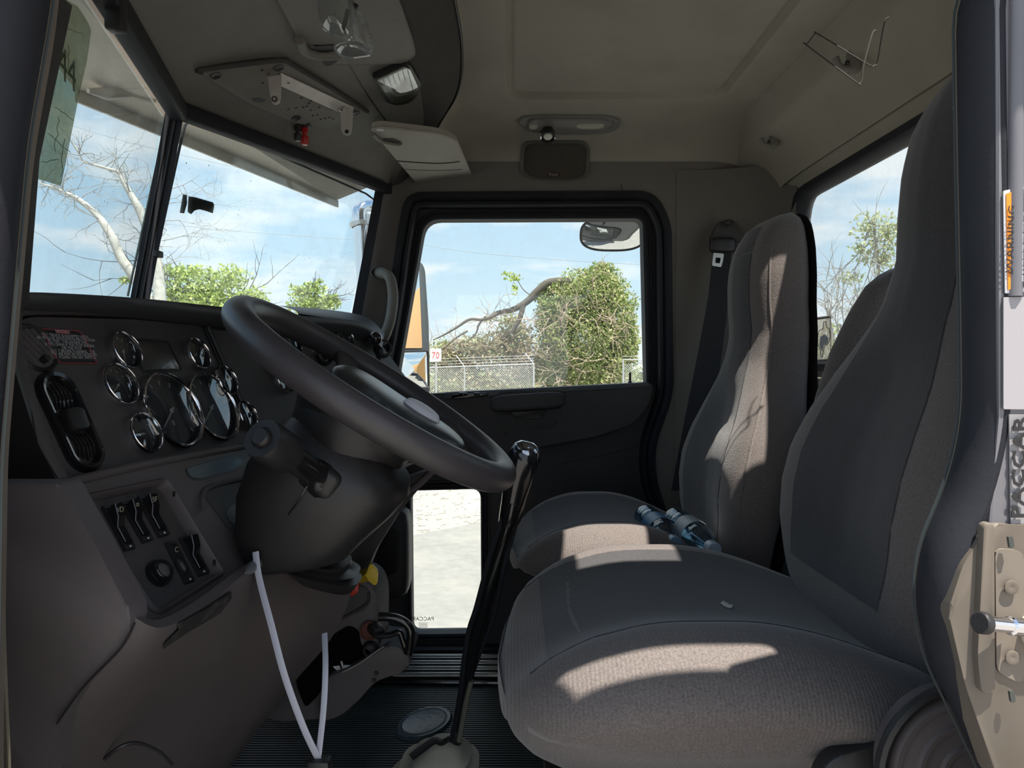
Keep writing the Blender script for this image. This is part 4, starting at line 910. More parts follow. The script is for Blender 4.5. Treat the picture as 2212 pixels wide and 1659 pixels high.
# hose and cable ties
def strap(pts, lab, w):
    o = mk('cable_tie', tube(catmull(pts, 6), w, 8, flat=(1, 0, .2)), mat('tie_white', (.42, .43, .50), .4)); return tag(o, lab, 'cable tie')
strap([W(552, 1192, .915), W(560, 1250, .90), W(586, 1350, .875), W(615, 1460, .86), W(655, 1570, .86), W(688, 1640, .87)], 'white nylon cable tie curving down from the steering column, left one', .0042)
strap([W(701, 1368, .94), W(703, 1440, .90), W(699, 1530, .88), W(688, 1632, .87)], 'short white nylon cable tie rising straight beside the knee panel, right one', .0038)
o = mk('tie_anchor', box(W(690, 1655, .87), (.028, .02, .02), .004), M_BLACK); tag(o, 'small black block holding both cable ties together at the bottom', 'clip')
# ================================================================== lower centre console
lc = thing('lower_console', 'mauve plastic lower console with open tray and cup handle below the dash', 'console', tuple(V(-.35, 1.6, -.945)))
Yc = 1.40
body = roundpoly(WP([(640, 1330), (760, 1335), (742, 1270), (770, 1245), (805, 1262), (818, 1300), (817, 1400), (868, 1405), (890, 1420), (878, 1450), (808, 1470), (775, 1515), (720, 1550), (600, 1560), (560, 1540)], Yc), [.01, .01, .01, .02, .02, .02, .004, .01, .02, .02, .02, .02, .03, .02, .02], 4)
o = mk('console_body', plate(body, (0, -1, 0), .12, .010, 3), M_DASH, lc, angle=40)
o = mk('top_recess', plate(roundpoly(WP([(716, 1345), (770, 1262), (795, 1270), (800, 1300), (790, 1318)], Yc - .004), .012, 4), (0, -1, 0), .004, .001), M_PANEL, lc)
o = mk('recess_groove', tube(catmull(WP([(722, 1344), (750, 1330), (782, 1312), (796, 1298), (796, 1280)], Yc - .006), 5), .0025, 6), M_BLACK, lc)
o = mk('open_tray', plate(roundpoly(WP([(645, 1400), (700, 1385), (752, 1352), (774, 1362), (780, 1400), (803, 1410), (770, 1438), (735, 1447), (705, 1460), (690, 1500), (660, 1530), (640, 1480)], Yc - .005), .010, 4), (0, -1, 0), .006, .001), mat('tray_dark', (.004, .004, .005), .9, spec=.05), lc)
o = mk('tray_front', plate(roundpoly(WP([(690, 1560), (694, 1490), (706, 1462), (740, 1452), (775, 1434), (838, 1395), (872, 1400), (888, 1424), (878, 1450), (812, 1470), (775, 1512), (735, 1548)], Yc - .03), [.01, .03, .02, .02, .02, .004, .01, .01, .02, .02, .02, .02], 4), (0, -1, 0), .026, .006, 3), M_DASH, lc, angle=40)
o = mk('torn_edge', tube(catmull(WP([(740, 1452), (775, 1434), (806, 1412), (830, 1396)], Yc - .032), 5), .0014, 6), mat('torn_edge_grey', (.30, .28, .26), .8), lc)
o = mk('cup_socket', lathe([(.010, .004), (.014, .006), (.016, .002), (.016, -.01)], W(800, 1404, Yc - .01), (.2, -1, .1), 20), M_BLACK, lc)
o = mk('power_outlet', lathe([(0, .02), (.011, .02), (.013, .016), (.014, 0), (.014, -.02)], W(812, 1360, Yc - .01), (.6, -1, 0), 20), M_BLACK, lc)
o = mk('outlet_ring', lathe([(0, -.001), (.017, 0), (.019, .003), (.017, .004), (.015, .002)], W(798, 1362, Yc - .006), (.2, -1, 0), 20), mat('rust_ring', (.10, .035, .02), .8), lc)
o = mk('side_handle', tube(catmull(WP([(818, 1332), (850, 1334), (875, 1345), (886, 1362), (885, 1390), (881, 1412)], Yc - .035), 6), .0085, 12), M_GLOSS, lc)
o = mk('side_arm', tube(catmull(WP([(812, 1374), (840, 1372), (862, 1366), (868, 1378), (878, 1408)], Yc - .032), 5), .006, 10), M_GLOSS, lc)
for q in (813, 808): o = mk('screw', lathe([(0, .002), (.004, .002), (.0045, 0)], W(q, 1455 + (813 - q) * 3, Yc - .033), (0, -1, 0), 12), M_BLACK, lc)
bits = mk('paper_bits', join(plate(WP([(719, 1440), (733, 1438), (736, 1446), (728, 1449)], Yc - .012), (0, -1, 0), .002), tube(WP([(737, 1428), (742, 1446)], Yc - .012), .002, 6), box(W(750, 1442, Yc - .012), (.014, .006, .01), .002)), M_OFFW, lc, smooth=False)
bp = mk('brake_panel', plate(roundpoly(WP([(745, 1190), (800, 1175), (806, 1240), (770, 1250), (748, 1262)], 1.47), .01, 3), (.3, -1, .2), .02, .003), M_BLACK, lc)
o = mk('panel_print', text_bm('TRAILER', .010, W(761, 1219, 1.462), (1, 0, .12), (0, 0, 1), .0003), M_OFFW, lc, smooth=False)
# brake valve knobs
yk = mk('brake_valve_knob', superbox(W(799, 1239, 1.34), (.023, .0085, .017), 7, 10, axes=(Vector((.5, 0, -.86)), Vector((-.6, -.8, -.1)), Vector((.7, -.45, .5)))), M_YEL); 
yk.data.clear_geometry(); 
bmq = plate(roundpoly(WP([(799, 1215), (817, 1233), (815, 1262), (809, 1266), (792, 1250), (791, 1242)], 1.345), .006, 4), Vector((.15, -1, .1)), .012, .003, 3)
bmq = join(bmq, tube([W(768, 1248, 1.40), W(800, 1240, 1.352)], .012, 4)); bmq.to_mesh(yk.data); bmq.free(); yk.data.shade_smooth(); yk.data.set_sharp_from_angle(angle=.6)
tag(yk, 'yellow diamond shaped brake knob sticking out below the steering column', 'knob')
rk = mk('brake_valve_knob', join(plate(roundpoly(WP([(764, 1244), (773, 1252), (776, 1272), (770, 1284), (758, 1290), (750, 1282), (752, 1262)], 1.36), .004, 3), (.15, -1, .1), .018, .004, 3), tube([W(758, 1268, 1.365), W(750, 1262, 1.46)], .008, 8)), M_RED)
tag(rk, 'red eight sided brake knob beside the yellow one under the column', 'knob')
# ================================================================== grab handle, seat belt
gh = mk('grab_handle', tube(catmull([W(812, 589, 2.17), W(826, 590, 2.12), W(842, 600, 2.10), W(849, 640, 2.10), W(843, 690, 2.10), W(832, 722, 2.12), W(822, 738, 2.17)], 6), [.017] * 8 + [.0155] * 21 + [.017] * 8, 14, flat=None), M_CONS)
tag(gh, 'grey curved grab handle on the far windshield pillar', 'handle')
sb = thing('seat_belt', 'black passenger seat belt hanging from its anchor on the rear pillar', 'seat belt', tuple(W(1566, 500, 2.12)))
o = mk('belt', loft([[W(a, y, Y), W(b, y, Y), W(b, y, Y + .004), W(a, y, Y + .004)] for a, b, y, Y in ((1540, 1580, 540, 2.10), (1530, 1575, 640, 2.08), (1508, 1560, 760, 2.05), (1480, 1540, 900, 2.0), (1450, 1515, 1060, 1.95))], True, True), mat('belt_webbing', (.014, .014, .017), .8, bump=.5, bscale=900), sb, smooth=False)
o = mk('anchor_guide', superbox(W(1561, 530, 2.11), (.038, .016, .022), 5, 8), M_BLACK, sb)
o = mk('anchor_plate', plate(roundpoly(WP([(1556, 478), (1582, 472), (1600, 500), (1604, 522), (1532, 522), (1545, 492)], 2.125), .012, 4), (0, -1, 0), .015, .004), M_DARKDOOR, sb)
o = mk('anchor_bolt', lathe([(.009, 0), (.010, .004), (.007, .008), (0, .008)], W(1572, 482, 2.11), (0, -1, 0), 6), M_BLACK, sb)
tn = roundpoly(WP([(1541, 546), (1564, 548), (1562, 562), (1558, 577), (1538, 574)], 2.088), .004, 3)
o = mk('buckle_tongue', holed(tn, [roundpoly(WP([(1546, 556), (1557, 557), (1555, 569), (1545, 568)], 2.088), .002, 2)], (0, -1, 0), .004), M_ALU, sb, smooth=False)
# ================================================================== overhead things
def fitplane(tree, a, b, c, off):
    A, n1 = hit(tree, *a); B, _ = hit(tree, *b); C_, _ = hit(tree, *c); pl = Plane(A, B - A, C_ - A)
    pl.P = pl.P + pl.n * off; return pl
# electronics mounting plate with bracket
pl = fitplane(T_CON, (470, 160), (700, 180), (690, 270), .006)
cbp = thing('mounting_plate', 'grey overhead plate with screw holes between the windshield and console', 'plate', tuple(pl(600, 200)))
pq = roundpoly(pl.pts([(437, 153), (605, 131), (662, 158), (795, 241), (700, 282), (640, 265), (545, 228), (440, 163)]), [.006, .03, .03, .008, .02, .02, .02, .006], 4)
o = mk('plate_panel', plate(pq, pl.n, .012, .003), M_CONS, cbp)
o = mk('plate_edge', tube(catmull(pl.pts([(436, 156), (440, 150), (600, 131), (628, 138), (662, 158), (728, 198), (794, 241)], .001), 5), .0045, 8), M_SHELF, cbp)
for a in ((466, 164), (602, 147), (640, 256), (768, 245)):
    o = mk('plate_bolt', lathe([(0, -.001), (.006, 0), (.0095, .001), (.010, 0)], pl(*a, .0015), pl.n, 18), M_BLACK, cbp)
o = mk('plate_slot', plate(roundpoly(pl.pts([(543, 213), (560, 212), (575, 217), (566, 222), (548, 220)], .0008), .003, 3), pl.n, .001), M_BLACK, cbp)
random.seed(5)
for a in ((566, 152), (580, 160), (568, 180), (624, 236), (640, 233), (655, 232), (663, 230), (672, 238), (668, 224), (690, 232), (676, 250), (693, 258), (703, 256), (712, 254), (720, 257), (651, 212), (672, 219), (686, 248)):
    o = mk('screw_hole', lathe([(0, .0006), (.0022, .0006), (.0032, 0)], pl(*a, .0006), pl.n, 8), M_BLACK, cbp)
up = Vector((0, 0, -1))
br = thing('radio_bracket', 'bare zinc U bracket screwed under the overhead mounting plate', 'bracket', tuple(pl(690, 200)))
A0, A1, B0, B1 = pl(607, 158, .004), pl(604, 185, .004), pl(764, 232, .004), pl(757, 254, .004)
bw = mk('bracket_web', plate([A0, B0, B1, A1], pl.n, .002), M_ZINC, br, smooth=False)
def flange(p, q, bot, nm):
    # p,q: top edge on the plate; bot: hanging tip pixels
    n = (q - p).cross(Vector((0, 0, 1))).normalized(); P2 = Plane(p, q - p, (0, 0, 1))
    return P2
PA_ = Plane(A0, Vector((1, -.1, 0)), Vector((0, 0, 1)))
fp = roundpoly(PA_.pts([(608, 161), (578, 166), (583, 205), (588, 224), (596, 226), (604, 222), (606, 208)]), [.001, .001, .002, .008, .008, .008, .002], 4)
o = mk('bracket_ear', plate(fp, PA_.n, .002), M_ZINC, br, smooth=False)
o = mk('bracket_hole', lathe([(.0035, .001), (.0055, .001), (.0055, 0)], PA_(593, 214, .001), PA_.n, 14), M_BLACK, br)
PB_ = Plane(B0, Vector((1, -.1, 0)), Vector((0, 0, 1)))
fp = roundpoly(PB_.pts([(763, 234), (735, 243), (737, 285), (745, 292), (755, 292), (760, 282)]), [.001, .001, .006, .006, .006, .006], 4)
o = mk('bracket_ear', plate(fp, PB_.n, .002), M_ZINC, br, smooth=False)
o = mk('bracket_hole', lathe([(0, .0014), (.004, .001), (.0045, 0)], PB_(749, 284, .001), PB_.n, 12), M_BLACK, br)
o = mk('bracket_screw', lathe([(.006, 0), (.006, .003), (.003, .005), (0, .005)], pl(738, 235, .005), pl.n, 12), M_ALU, br)
o = mk('bracket_screw', lathe([(0, .0008), (.003, .0004)], pl(623, 179, .006), pl.n, 10), M_BLACK, br)
for c_, px, m_, lb_ in ((0, 643, M_BLACK, 'black banana plug connector hanging under the overhead plate'), (1, 658, M_RED, 'red banana plug connector hanging under the overhead plate')):
    p, n_ = hit(T_CON, px, 270 + c_ * 4)
    o = mk('plug_connector', lathe([(.004, -.001), (.0075, .002), (.0075, .012), (.005, .014), (.0045, .019), (.0085, .021), (.0088, .036), (.006, .040), (0, .040)] if c_ else [(.004, -.001), (.0075, .002), (.0075, .012), (.005, .014), (.0045, .017), (.0080, .019), (.0080, .032), (.006, .035), (0, .035)], p, (0, 0, -1), 18), m_)
    tag(o, lb_, 'connector')
o = mk('plug_gap', box(hit(T_CON, 648, 272)[0] + Vector((0, 0, .0)), (.05, .012, .002), 0), M_BLACK, cbp)
# passenger sun visor
_p = hit(T_CON, 818, 290, .050)[0]; pv = Plane(_p, Hp - Hc, Vector((1, 0, .12)))
vz = thing('sun_visor', 'light grey fabric sun visor over the passenger side of the windshield', 'sun visor', tuple(pv(900, 340)))
vp = roundpoly(pv.pts([(803, 281), (826, 276), (955, 291), (986, 306), (1017, 378), (1006, 401), (905, 402), (880, 372), (838, 322)]), [.01, .01, .04, .03, .03, .03, .02, .02, .02], 5)
M_VIS = mat('visor_fabric', (.40, .38, .33), .8, var=.05, vscale=8, bump=.3, bscale=800, dirt=(.28, .25, .22), dscale=6, damt=.4)
o = mk('visor_body', plate(vp, pv.n, .016, .005, 3), M_VIS, vz, angle=50)
o = mk('visor_piping', tube([p - pv.n * .003 for p in vp], .0028, 8, closed=True), M_VIS, vz)
o = mk('pocket_edge', tube(catmull(pv.pts([(858, 348), (900, 351), (950, 353), (993, 349)], .001), 5), .0018, 6), M_BLACK, vz)
o = mk('pocket_seam', tube(catmull(pv.pts([(876, 366), (920, 368), (960, 368), (998, 366)], .0006), 5), .0008, 6), M_SHELF, vz)
o = mk('pivot_recess', plate(roundpoly(pv.pts([(826, 300), (850, 299), (866, 306), (870, 312), (862, 316), (838, 311)], .001), .006, 4), pv.n, .001), M_SHELF, vz)
o = mk('pivot_rod', tube(catmull(pv.pts([(806, 290), (822, 304), (846, 310), (862, 312)], .004), 5), .0042, 10), M_CONS, vz)
o = mk('visor_tag', plate(pv.pts([(815, 278), (830, 279), (828, 284), (813, 283)], .001), pv.n, .001), M_OFFW, vz, smooth=False)
# driver sun visor folded against the console
dv_ = fitplane(T_CON, (640, 20), (850, 20), (830, 110), .010)
vz2 = thing('sun_visor', 'grey folded driver sun visor at the top edge behind hanging safety glasses', 'sun visor', tuple(dv_(760, 60)))
vp = roundpoly(dv_.pts([(560, -60), (602, 2), (652, 92), (720, 98), (724, 140), (800, 139), (872, 136), (896, 122), (893, 96), (838, -60)]), [.01, .005, .01, .006, .006, .01, .02, .02, .03, .01], 4)
o = mk('visor_body', plate(vp, dv_.n, .014, .005, 3), M_CONS, vz2, angle=50)
o = mk('visor_piping', tube([p - dv_.n * .002 for p in vp], .0028, 8, closed=True), M_CONS, vz2)
o = mk('pivot_arm', tube(catmull(dv_.pts([(648, 85), (655, 106), (672, 116), (700, 120), (735, 118)], .003), 5), .009, 12), M_CONS, vz2)
o = mk('pivot_slot', plate(roundpoly(dv_.pts([(678, 100), (722, 98), (724, 108), (690, 118)], .002), .004, 3), dv_.n, .002), M_BLACK, vz2)
o = mk('visor_clip', plate(roundpoly(dv_.pts([(690, 124), (736, 120), (738, 126), (712, 143), (702, 143)], .003), .003, 3), dv_.n, .006, .002), M_SHELF, vz2)
# safety glasses hanging from the visor
M_CLEAR = glass('clear_polycarbonate', (.80, .84, .86), .10, 6.0, (.8, .82, .84)); M_EDGE = glass('clear_edge', (.7, .72, .74), .30, 8.0, (.9, .9, .92))
sg = thing('safety_glasses', 'clear plastic safety glasses hanging down from the driver sun visor', 'glasses', tuple(W(750, 40, 1.06)))
Yg = 1.06
def gp(l, dy=0): return [W(a, b, Yg + dy + .0) for a, b in l]
L1 = [[W(688 + i * 6, -40 + j * 20, Yg + .02 - .022 * math.sin(math.pi * (i / 11)) ) for i in range(12)] for j in range(7)]
lens1 = catmull(gp([(690, -30), (689, 20), (692, 50), (708, 68), (735, 80), (748, 84), (758, 60), (756, 20), (750, -30)]), 4, closed=True)
def lensbm(pl_, bulge):
    c = sum(pl_, Vector()) / len(pl_); return loft([[c.lerp(p, k) + Vector((0, -bulge * (1 - k * k), 0)) for p in pl_] for k in (1, .8, .55, .3, .08)], False, True)
o = mk('lens', lensbm(lens1, .018), M_CLEAR, sg, angle=80)
o = mk('lens_edge', tube(lens1, .0016, 8, closed=True), M_EDGE, sg)
lens2 = catmull(gp([(724, 102), (745, 92), (770, 92), (786, 100), (800, 118), (780, 123), (757, 125), (734, 118)], -.015), 4, closed=True)
o = mk('lens', lensbm(lens2, .02), M_CLEAR, sg, angle=80); o = mk('lens_edge', tube(lens2, .0018, 8, closed=True), M_EDGE, sg)
o = mk('nose_bridge', tube(catmull(gp([(744, 78), (752, 88), (762, 80), (768, 96), (788, 108)], -.008), 5), .0028, 8), M_EDGE, sg)
o = mk('temple', tube(catmull(gp([(752, -20), (765, 40), (772, 80), (786, 98), (798, 112)], .004), 6), .0042, 8, flat=(1, 0, 0)), M_EDGE, sg)
o = mk('temple', tube(catmull(gp([(757, 8), (778, 30), (792, 62), (800, 95), (801, 118)], .012), 6), .0042, 8, flat=(1, 0, 0)), M_EDGE, sg)
o = mk('temple_tip', tube(gp([(758, 8), (772, 16)], .012), .0042, 8), M_BLACK, sg)
o = mk('temple_tip', tube(catmull(gp([(752, 20), (746, 45), (740, 66)], .022), 4), .0035, 8, flat=(1, 0, 0)), M_BLACK, sg)
# map light on the console
ml = fitplane(T_CON, (830, 180), (880, 160), (880, 215), .003)
mt_ = thing('map_light', 'square chrome overhead map light beside the console edge', 'light', tuple(ml(860, 185)))
o = mk('light_frame', plate(roundpoly(ml.pts([(806, 172), (884, 138), (910, 182), (900, 215), (866, 230), (838, 226)], .010), [.006, .01, .01, .02, .02, .02], 4), ml.n, .014, .003), M_BLACK, mt_)
lq2 = roundpoly(ml.pts([(815, 174), (874, 146), (886, 150), (903, 188), (896, 208), (862, 225), (842, 221)], .014), [.006, .01, .006, .01, .014, .02, .014], 4)
o = mk('reflector', plate(lq2, ml.n, .003, .001), mat('reflector_silver', (.62, .62, .58), .22, metal=.85, bump=.5, bscale=40), mt_)
c_ = sum(lq2, Vector()) / len(lq2); o = mk('light_lens', loft([[c_.lerp(p, k) + ml.n * (.002 + .007 * (1 - k * k)) for p in lq2] for k in (1, .8, .5, .2)], False, True), M_CLEAR, mt_, angle=80)
for k in range(6):
    a, b = (826 + k * 11, 172 - k * 4), (848 + k * 9, 218 - k * 4); o = mk('lens_rib', tube([ml(*a, .020), ml(*b, .020)], .0008, 5), M_CLEAR, mt_)
# dome light fixture on the ceiling with eyeball spot and loudspeaker
cp_, cn = hit(T_CEIL, 1229, 267); ux = Vector((1, 0, 0)); vy = cn.cross(ux).normalized()
dl = thing('dome_light', 'oval grey dome light with black reading spot on the far ceiling', 'light', tuple(cp_))
PL = Plane(cp_, ux, vy)
dlo = roundpoly(PL.pts([(1115, 262), (1125, 249), (1160, 245), (1310, 246), (1342, 256), (1340, 272), (1315, 284), (1270, 288), (1150, 284)]), .03, 5)
dcn = sum(dlo, Vector()) / len(dlo)
o = mk('fixture_base', loft([[dcn.lerp(p, k) + cn * h for p in dlo] for k, h in ((1.0, -.004), (1.0, .004), (.97, .008), (.90, .009), (.86, .005), (.82, .004), (.78, .011), (.70, .013))], False, True), mat('fixture_grey', (.20, .195, .185), .4), dl)
o = mk('dome_lens', superbox(PL(1275, 270, .010), (.042, .012, .010), 3, 10, axes=(ux, vy, cn)), mat('lens_cream', (.55, .53, .44), .3, trans=.2), dl)
o = mk('dome_lens', superbox(PL(1152, 271, .008), (.014, .012, .010), 3, 8, axes=(ux, vy, cn)), mat('lens_cream', (.55, .53, .44)), dl)
e0 = W(1183, 278, PL(1183, 278).y - .015); ed = Vector((.0, -.45, -.9)).normalized()
o = mk('spot_body', lathe([(0, -.014), (.022, -.012), (.026, -.004), (.024, .002), (.017, .004), (.0165, .022), (.020, .034), (.018, .034), (.015, .024), (0, .022)], e0, ed, 28), M_GLOSS, dl)
o = mk('spot_ring', lathe([(.020, .032), (.0215, .035), (.019, .036)], e0, ed, 28), M_CHROME, dl)
o = mk('spot_bulb', lathe([(.016, .026), (.012, .032), (0, .034)], e0, ed, 20), mat('bulb_white', (.75, .74, .68), .2), dl)
sp_c, sn = hit(T_CEIL, 1199, 345)
spk = thing('loudspeaker', 'dark square loudspeaker grille high on the far wall above the door', 'speaker', tuple(sp_c))
T_SP = bvh_of(ceiling, wr)
sox = resample(roundpoly([(1127, 304, 0), (1262, 303, 0), (1275, 316, 0), (1272, 382, 0), (1240, 389, 0), (1152, 388, 0), (1121, 374, 0)], 18, 5), 60)
def sring(k, off):
    out = []
    for p in sox:
        l, n_ = hit(T_SP, 1198 + (p[0] - 1198) * k, 346 + (p[1] - 346) * k); out.append(l + Vector((0, -.8, -.6)) * off)
    return out
o = mk('speaker_frame', loft([sring(k, h) for k, h in ((1.0, .0), (1.0, .006), (.97, .009), (.90, .008), (.87, .003))]), mat('speaker_frame_grey', (.12, .115, .10), .5), spk)
o = mk('grille', loft([sring(k, h) for k, h in ((.88, .003), (.86, .006), (.6, .009), (.3, .010), (.1, .011))], False, True), mat('grille_mesh', (.070, .060, .048), .8, bump=.9, bscale=500), spk, angle=70)
bq = [hit(T_SP, *p)[0] + Vector((0, -.8, -.6)) * .0095 for p in ((1183, 371), (1209, 370), (1209, 378), (1183, 379))]; bn = (bq[1] - bq[0]).cross(bq[3] - bq[0]); bn = (bn if bn.y < 0 else -bn).normalized()
bg = mk('speaker_badge', plate(bq, bn, .002), M_BLACK, spk, smooth=False)
o = mk('badge_text', text_bm('Reser', .0125, sum(bq, Vector()) / 4 + bn * .001, (1, 0, 0), bq[0] - bq[3], .0003), mat('badge_pink', (.50, .34, .32), .5), bg, smooth=False)
# coat hooks along the rear cornice and a bent wire hanger
T_R = bvh_of(ceiling, wb, cornice)
def hook(px, py, lab, s=1.0):
    p, n = hit(T_R, px, py); t = thing('coat_hook', lab, 'hook', tuple(p)); d = Vector((-.45, -.3, -.84)).normalized()
    mk('hook_plate', superbox(p + n * .002, (.012 * s, .010 * s, .024 * s), 4, 8), M_CONS, t)
    mk('hook_prong', tube(catmull([p + n * .004 + Vector((0, 0, -.012 * s)), p + Vector((-.03, -.01, -.018)) * s, p + Vector((-.040, -.012, -.002)) * s], 5), .0065 * s, 10), M_CONS, t)
    mk('hook_hole', ball(p + Vector((-.02, -.015, -.012)) * s, .004 * s, n=8), M_BLACK, t); return p
hp1 = hook(1846, 128, 'grey ceiling coat hook nearer the camera carrying a bent wire', 1.15)
hook(1672, 300, 'small grey coat hook farther back beside the rear window corner', 1.0)
yh = 1.20
wire = mk('wire_hanger', tube(catmull([W(a, b, yh + c) for a, b, c in ((1893, 66, .01), (1884, 74, .005), (1866, 140, 0), (1862, 172, 0), (1857, 180, 0), (1848, 176, 0), (1743, 98, .05), (1744, 94, .05), (1760, 74, .05), (1768, 74, .05), (1870, 136, 0), (1888, 142, 0), (1896, 130, 0), (1910, 50, -.02), (1921, 38, -.02))], 6), .0012, 6), M_SHELF)
tag(wire, 'thin dark bent wire hanger resting on the nearer ceiling hook', 'hanger')
# ================================================================== stickers and bits on the glass
gs_ = roundpoly(PD.pts([(128, -10), (168, 14), (190, 48), (197, 66), (188, 130), (172, 200), (132, 402), (66, 382), (100, 180)], .004), .004, 2)
M_GREEN = glass('green_film', (.60, .62, .52), .22, .6, (.48, .50, .41))
st_ = mk('window_film', plate(gs_, PD.n, .0012), M_GREEN, smooth=False); tag(st_, 'cracked translucent green film stuck on the left windshield pane', 'film')
random.seed(11); cr_ = []
for a, b in (((140, 60), (185, 75)), ((146, 100), (150, 150)), ((120, 230), (160, 262)), ((105, 290), (150, 330)), ((128, 250), (118, 330)), ((140, 300), (132, 380)), ((90, 350), (130, 345))):
    pts = [PD(a[0] + (b[0] - a[0]) * t + random.uniform(-3, 3), a[1] + (b[1] - a[1]) * t + random.uniform(-3, 3), .0055) for t in np.linspace(0, 1, 7)]; cr_.append(tube(pts, .0004, 5))
o = mk('film_crack', join(*cr_), mat('film_dark_green', (.12, .16, .10), .8), st_)
o = mk('film_figures', join(text_bm('44', .060, PD(146, 152, .0056), -PD.u, (0, 0, 1), .0004)), MATS['film_dark_green'], st_, smooth=False)
bf = mk('tape_remnant', join(plate(roundpoly(PP.pts([(396, 420), (404, 421), (404, 440), (398, 461), (389, 460)], .003), .001, 2), PP.n, .001), plate(roundpoly(PP.pts([(408, 424), (422, 426), (460, 437), (463, 442), (460, 461), (446, 456), (430, 452), (420, 455), (413, 463), (406, 458)], .003), [.001, .001, .002, .002, .002, .004, .004, .002, .002, .001], 2), PP.n, .001)), mat('opaque_black', (.006, .006, .006), .8), smooth=False)
tag(bf, 'ragged black tape remnant stuck on the right windshield pane', 'tape')
hk = mk('visor_clip', join(box(W(250, 30, .92), (.022, .02, .045), .004), box(W(252, 6, .93), (.012, .012, .05), .003)), M_BLACK); tag(hk, 'small black clip hanging at the top of the left windshield frame', 'clip')
# Texas outline sticker on the rear window
def xr(l, x=XR + .024): return [WX(a, b, x) for a, b in l]
ts = thing('window_sticker', 'white rectangular sticker with a state outline on the rear window', 'sticker', tuple(WX(1780, 730, XR + .02)))
sq = xr([(1765, 688), (1795, 684), (1795, 778), (1764, 780)])
M_STK = glass('sticker_film', (.80, .76, .70), .25, .3, (.8, .76, .70))
o = mk('sticker_sheet', plate(sq, (-1, 0, 0), .0008), M_STK, ts, smooth=False)
for a, b, r in ((0, 1, .0035), (1, 2, .0010), (2, 3, .0035), (3, 0, .0012)): o = mk('sticker_border', tube([sq[a] + Vector((-.001, 0, 0)), sq[b] + Vector((-.001, 0, 0))], r, 4), mat('sticker_grey', (.18, .16, .15), .6), ts)
tx = [(1780, 695), (1784, 695), (1786, 708), (1792, 710), (1793, 726), (1791, 738), (1786, 746), (1783, 743), (1780, 752), (1776, 772), (1773, 768), (1772, 754), (1766, 744), (1767, 722), (1770, 714), (1778, 710), (1779, 696)]
o = mk('state_outline', tube(xr(tx, XR + .022), .0010, 5, closed=True), mat('outline_dark', (.10, .10, .08), .6), ts)
o = mk('state_fill', plate(xr([(1772, 728), (1782, 722), (1790, 730), (1788, 742), (1780, 744), (1776, 760), (1770, 746)], XR + .0225), (-1, 0, 0), .0004), M_WHITE, ts, smooth=False)
# ================================================================== driver's door jamb on the right
YJ = .475
def jb(l, dy=0): return WP(l, YJ + dy)
jam = thing('door_jamb', 'beige metal door jamb with latch recess at the right edge', 'door jamb', tuple(W(2180, 1300, YJ)))
o = mk('jamb_upper', plate(jb([(2150, -40), (2420, -40), (2420, 1140), (2135, 1140), (2158, 900)]), (0, -1, 0), .02, .002), mat('jamb_grey_metal', (.17, .165, .18), .4, metal=.2, var=.05), jam, smooth=False)
o = mk('jamb_ridge', tube(jb([(2196, -40), (2190, 640)]), .005, 10), MATS['jamb_grey_metal'], jam)
o = mk('jamb_panel', plate(roundpoly(jb([(2138, 1130), (2195, 1134), (2420, 1134), (2420, 1700), (2160, 1700), (2085, 1480), (2048, 1320), (2080, 1220)], -.004), .006, 3), (0, -1, 0), .02, .003), M_ALU2, jam, angle=30)
o = mk('latch_flange', plate(roundpoly(jb([(2126, 1131), (2150, 1130), (2152, 1500), (2120, 1500), (2112, 1420)], -.010), .006, 3), (0, -1, 0), .006, .003), M_ALU2, jam, angle=30)
o = mk('latch_recess', plate(roundpoly(jb([(2150, 1184), (2212, 1190), (2212, 1480), (2153, 1452)], -.006), .006, 3), (0, -1, 0), .002), mat('recess_shadow_metal', (.20, .17, .14), .6, metal=.2, dirt=(.12, .09, .06), dscale=20), jam, smooth=False)
for a, b in ((2184, 1268), (2186, 1420)): o = mk('jamb_bolt', lathe([(.0048, 0), (.0048, .001), (.0032, .0015), (.0012, .0008), (0, .0008)], W(a, b, YJ - .008), (0, -1, 0), 20), M_ALU2, jam)
for a, b in ((2184, 1172), (2187, 1506)): o = mk('jamb_slot', plate(roundpoly(jb([(a - 6, b - 13), (a + 4, b - 13), (a + 8, b + 10), (a - 2, b + 14)], -.012), .003, 3), (0, -1, 0), .002), mat('slot_dark', (.05, .055, .05), .7), jam)
o = mk('striker_ring', loft([[p + Vector((0, dy, 0)) for p in inset(roundpoly(jb([(2190, 1318), (2250, 1318), (2250, 1392), (2204, 1392), (2190, 1370)]), .01, 4), d)] for d, dy in ((0, -.006), (0, -.014), (.004, -.016), (.004, -.006))]), mat('striker_cream', (.55, .50, .40), .5), jam)
p0_, p1_ = W(2205, 1354, .458), W(2118, 1345, .446)
o = mk('striker_pin', lathe([(.0060, 0), (.0060, .010), (.0048, .011), (.0048, (p1_ - p0_).length - .004), (.0058, (p1_ - p0_).length - .003)], p0_, p1_ - p0_, 24), M_CHROME, jam)
o = mk('striker_cap', lathe([(.0070, (p1_ - p0_).length - .004), (.0070, (p1_ - p0_).length), (.006, (p1_ - p0_).length + .001), (0, (p1_ - p0_).length + .001)], p0_, p1_ - p0_, 24), M_BLACK, jam)
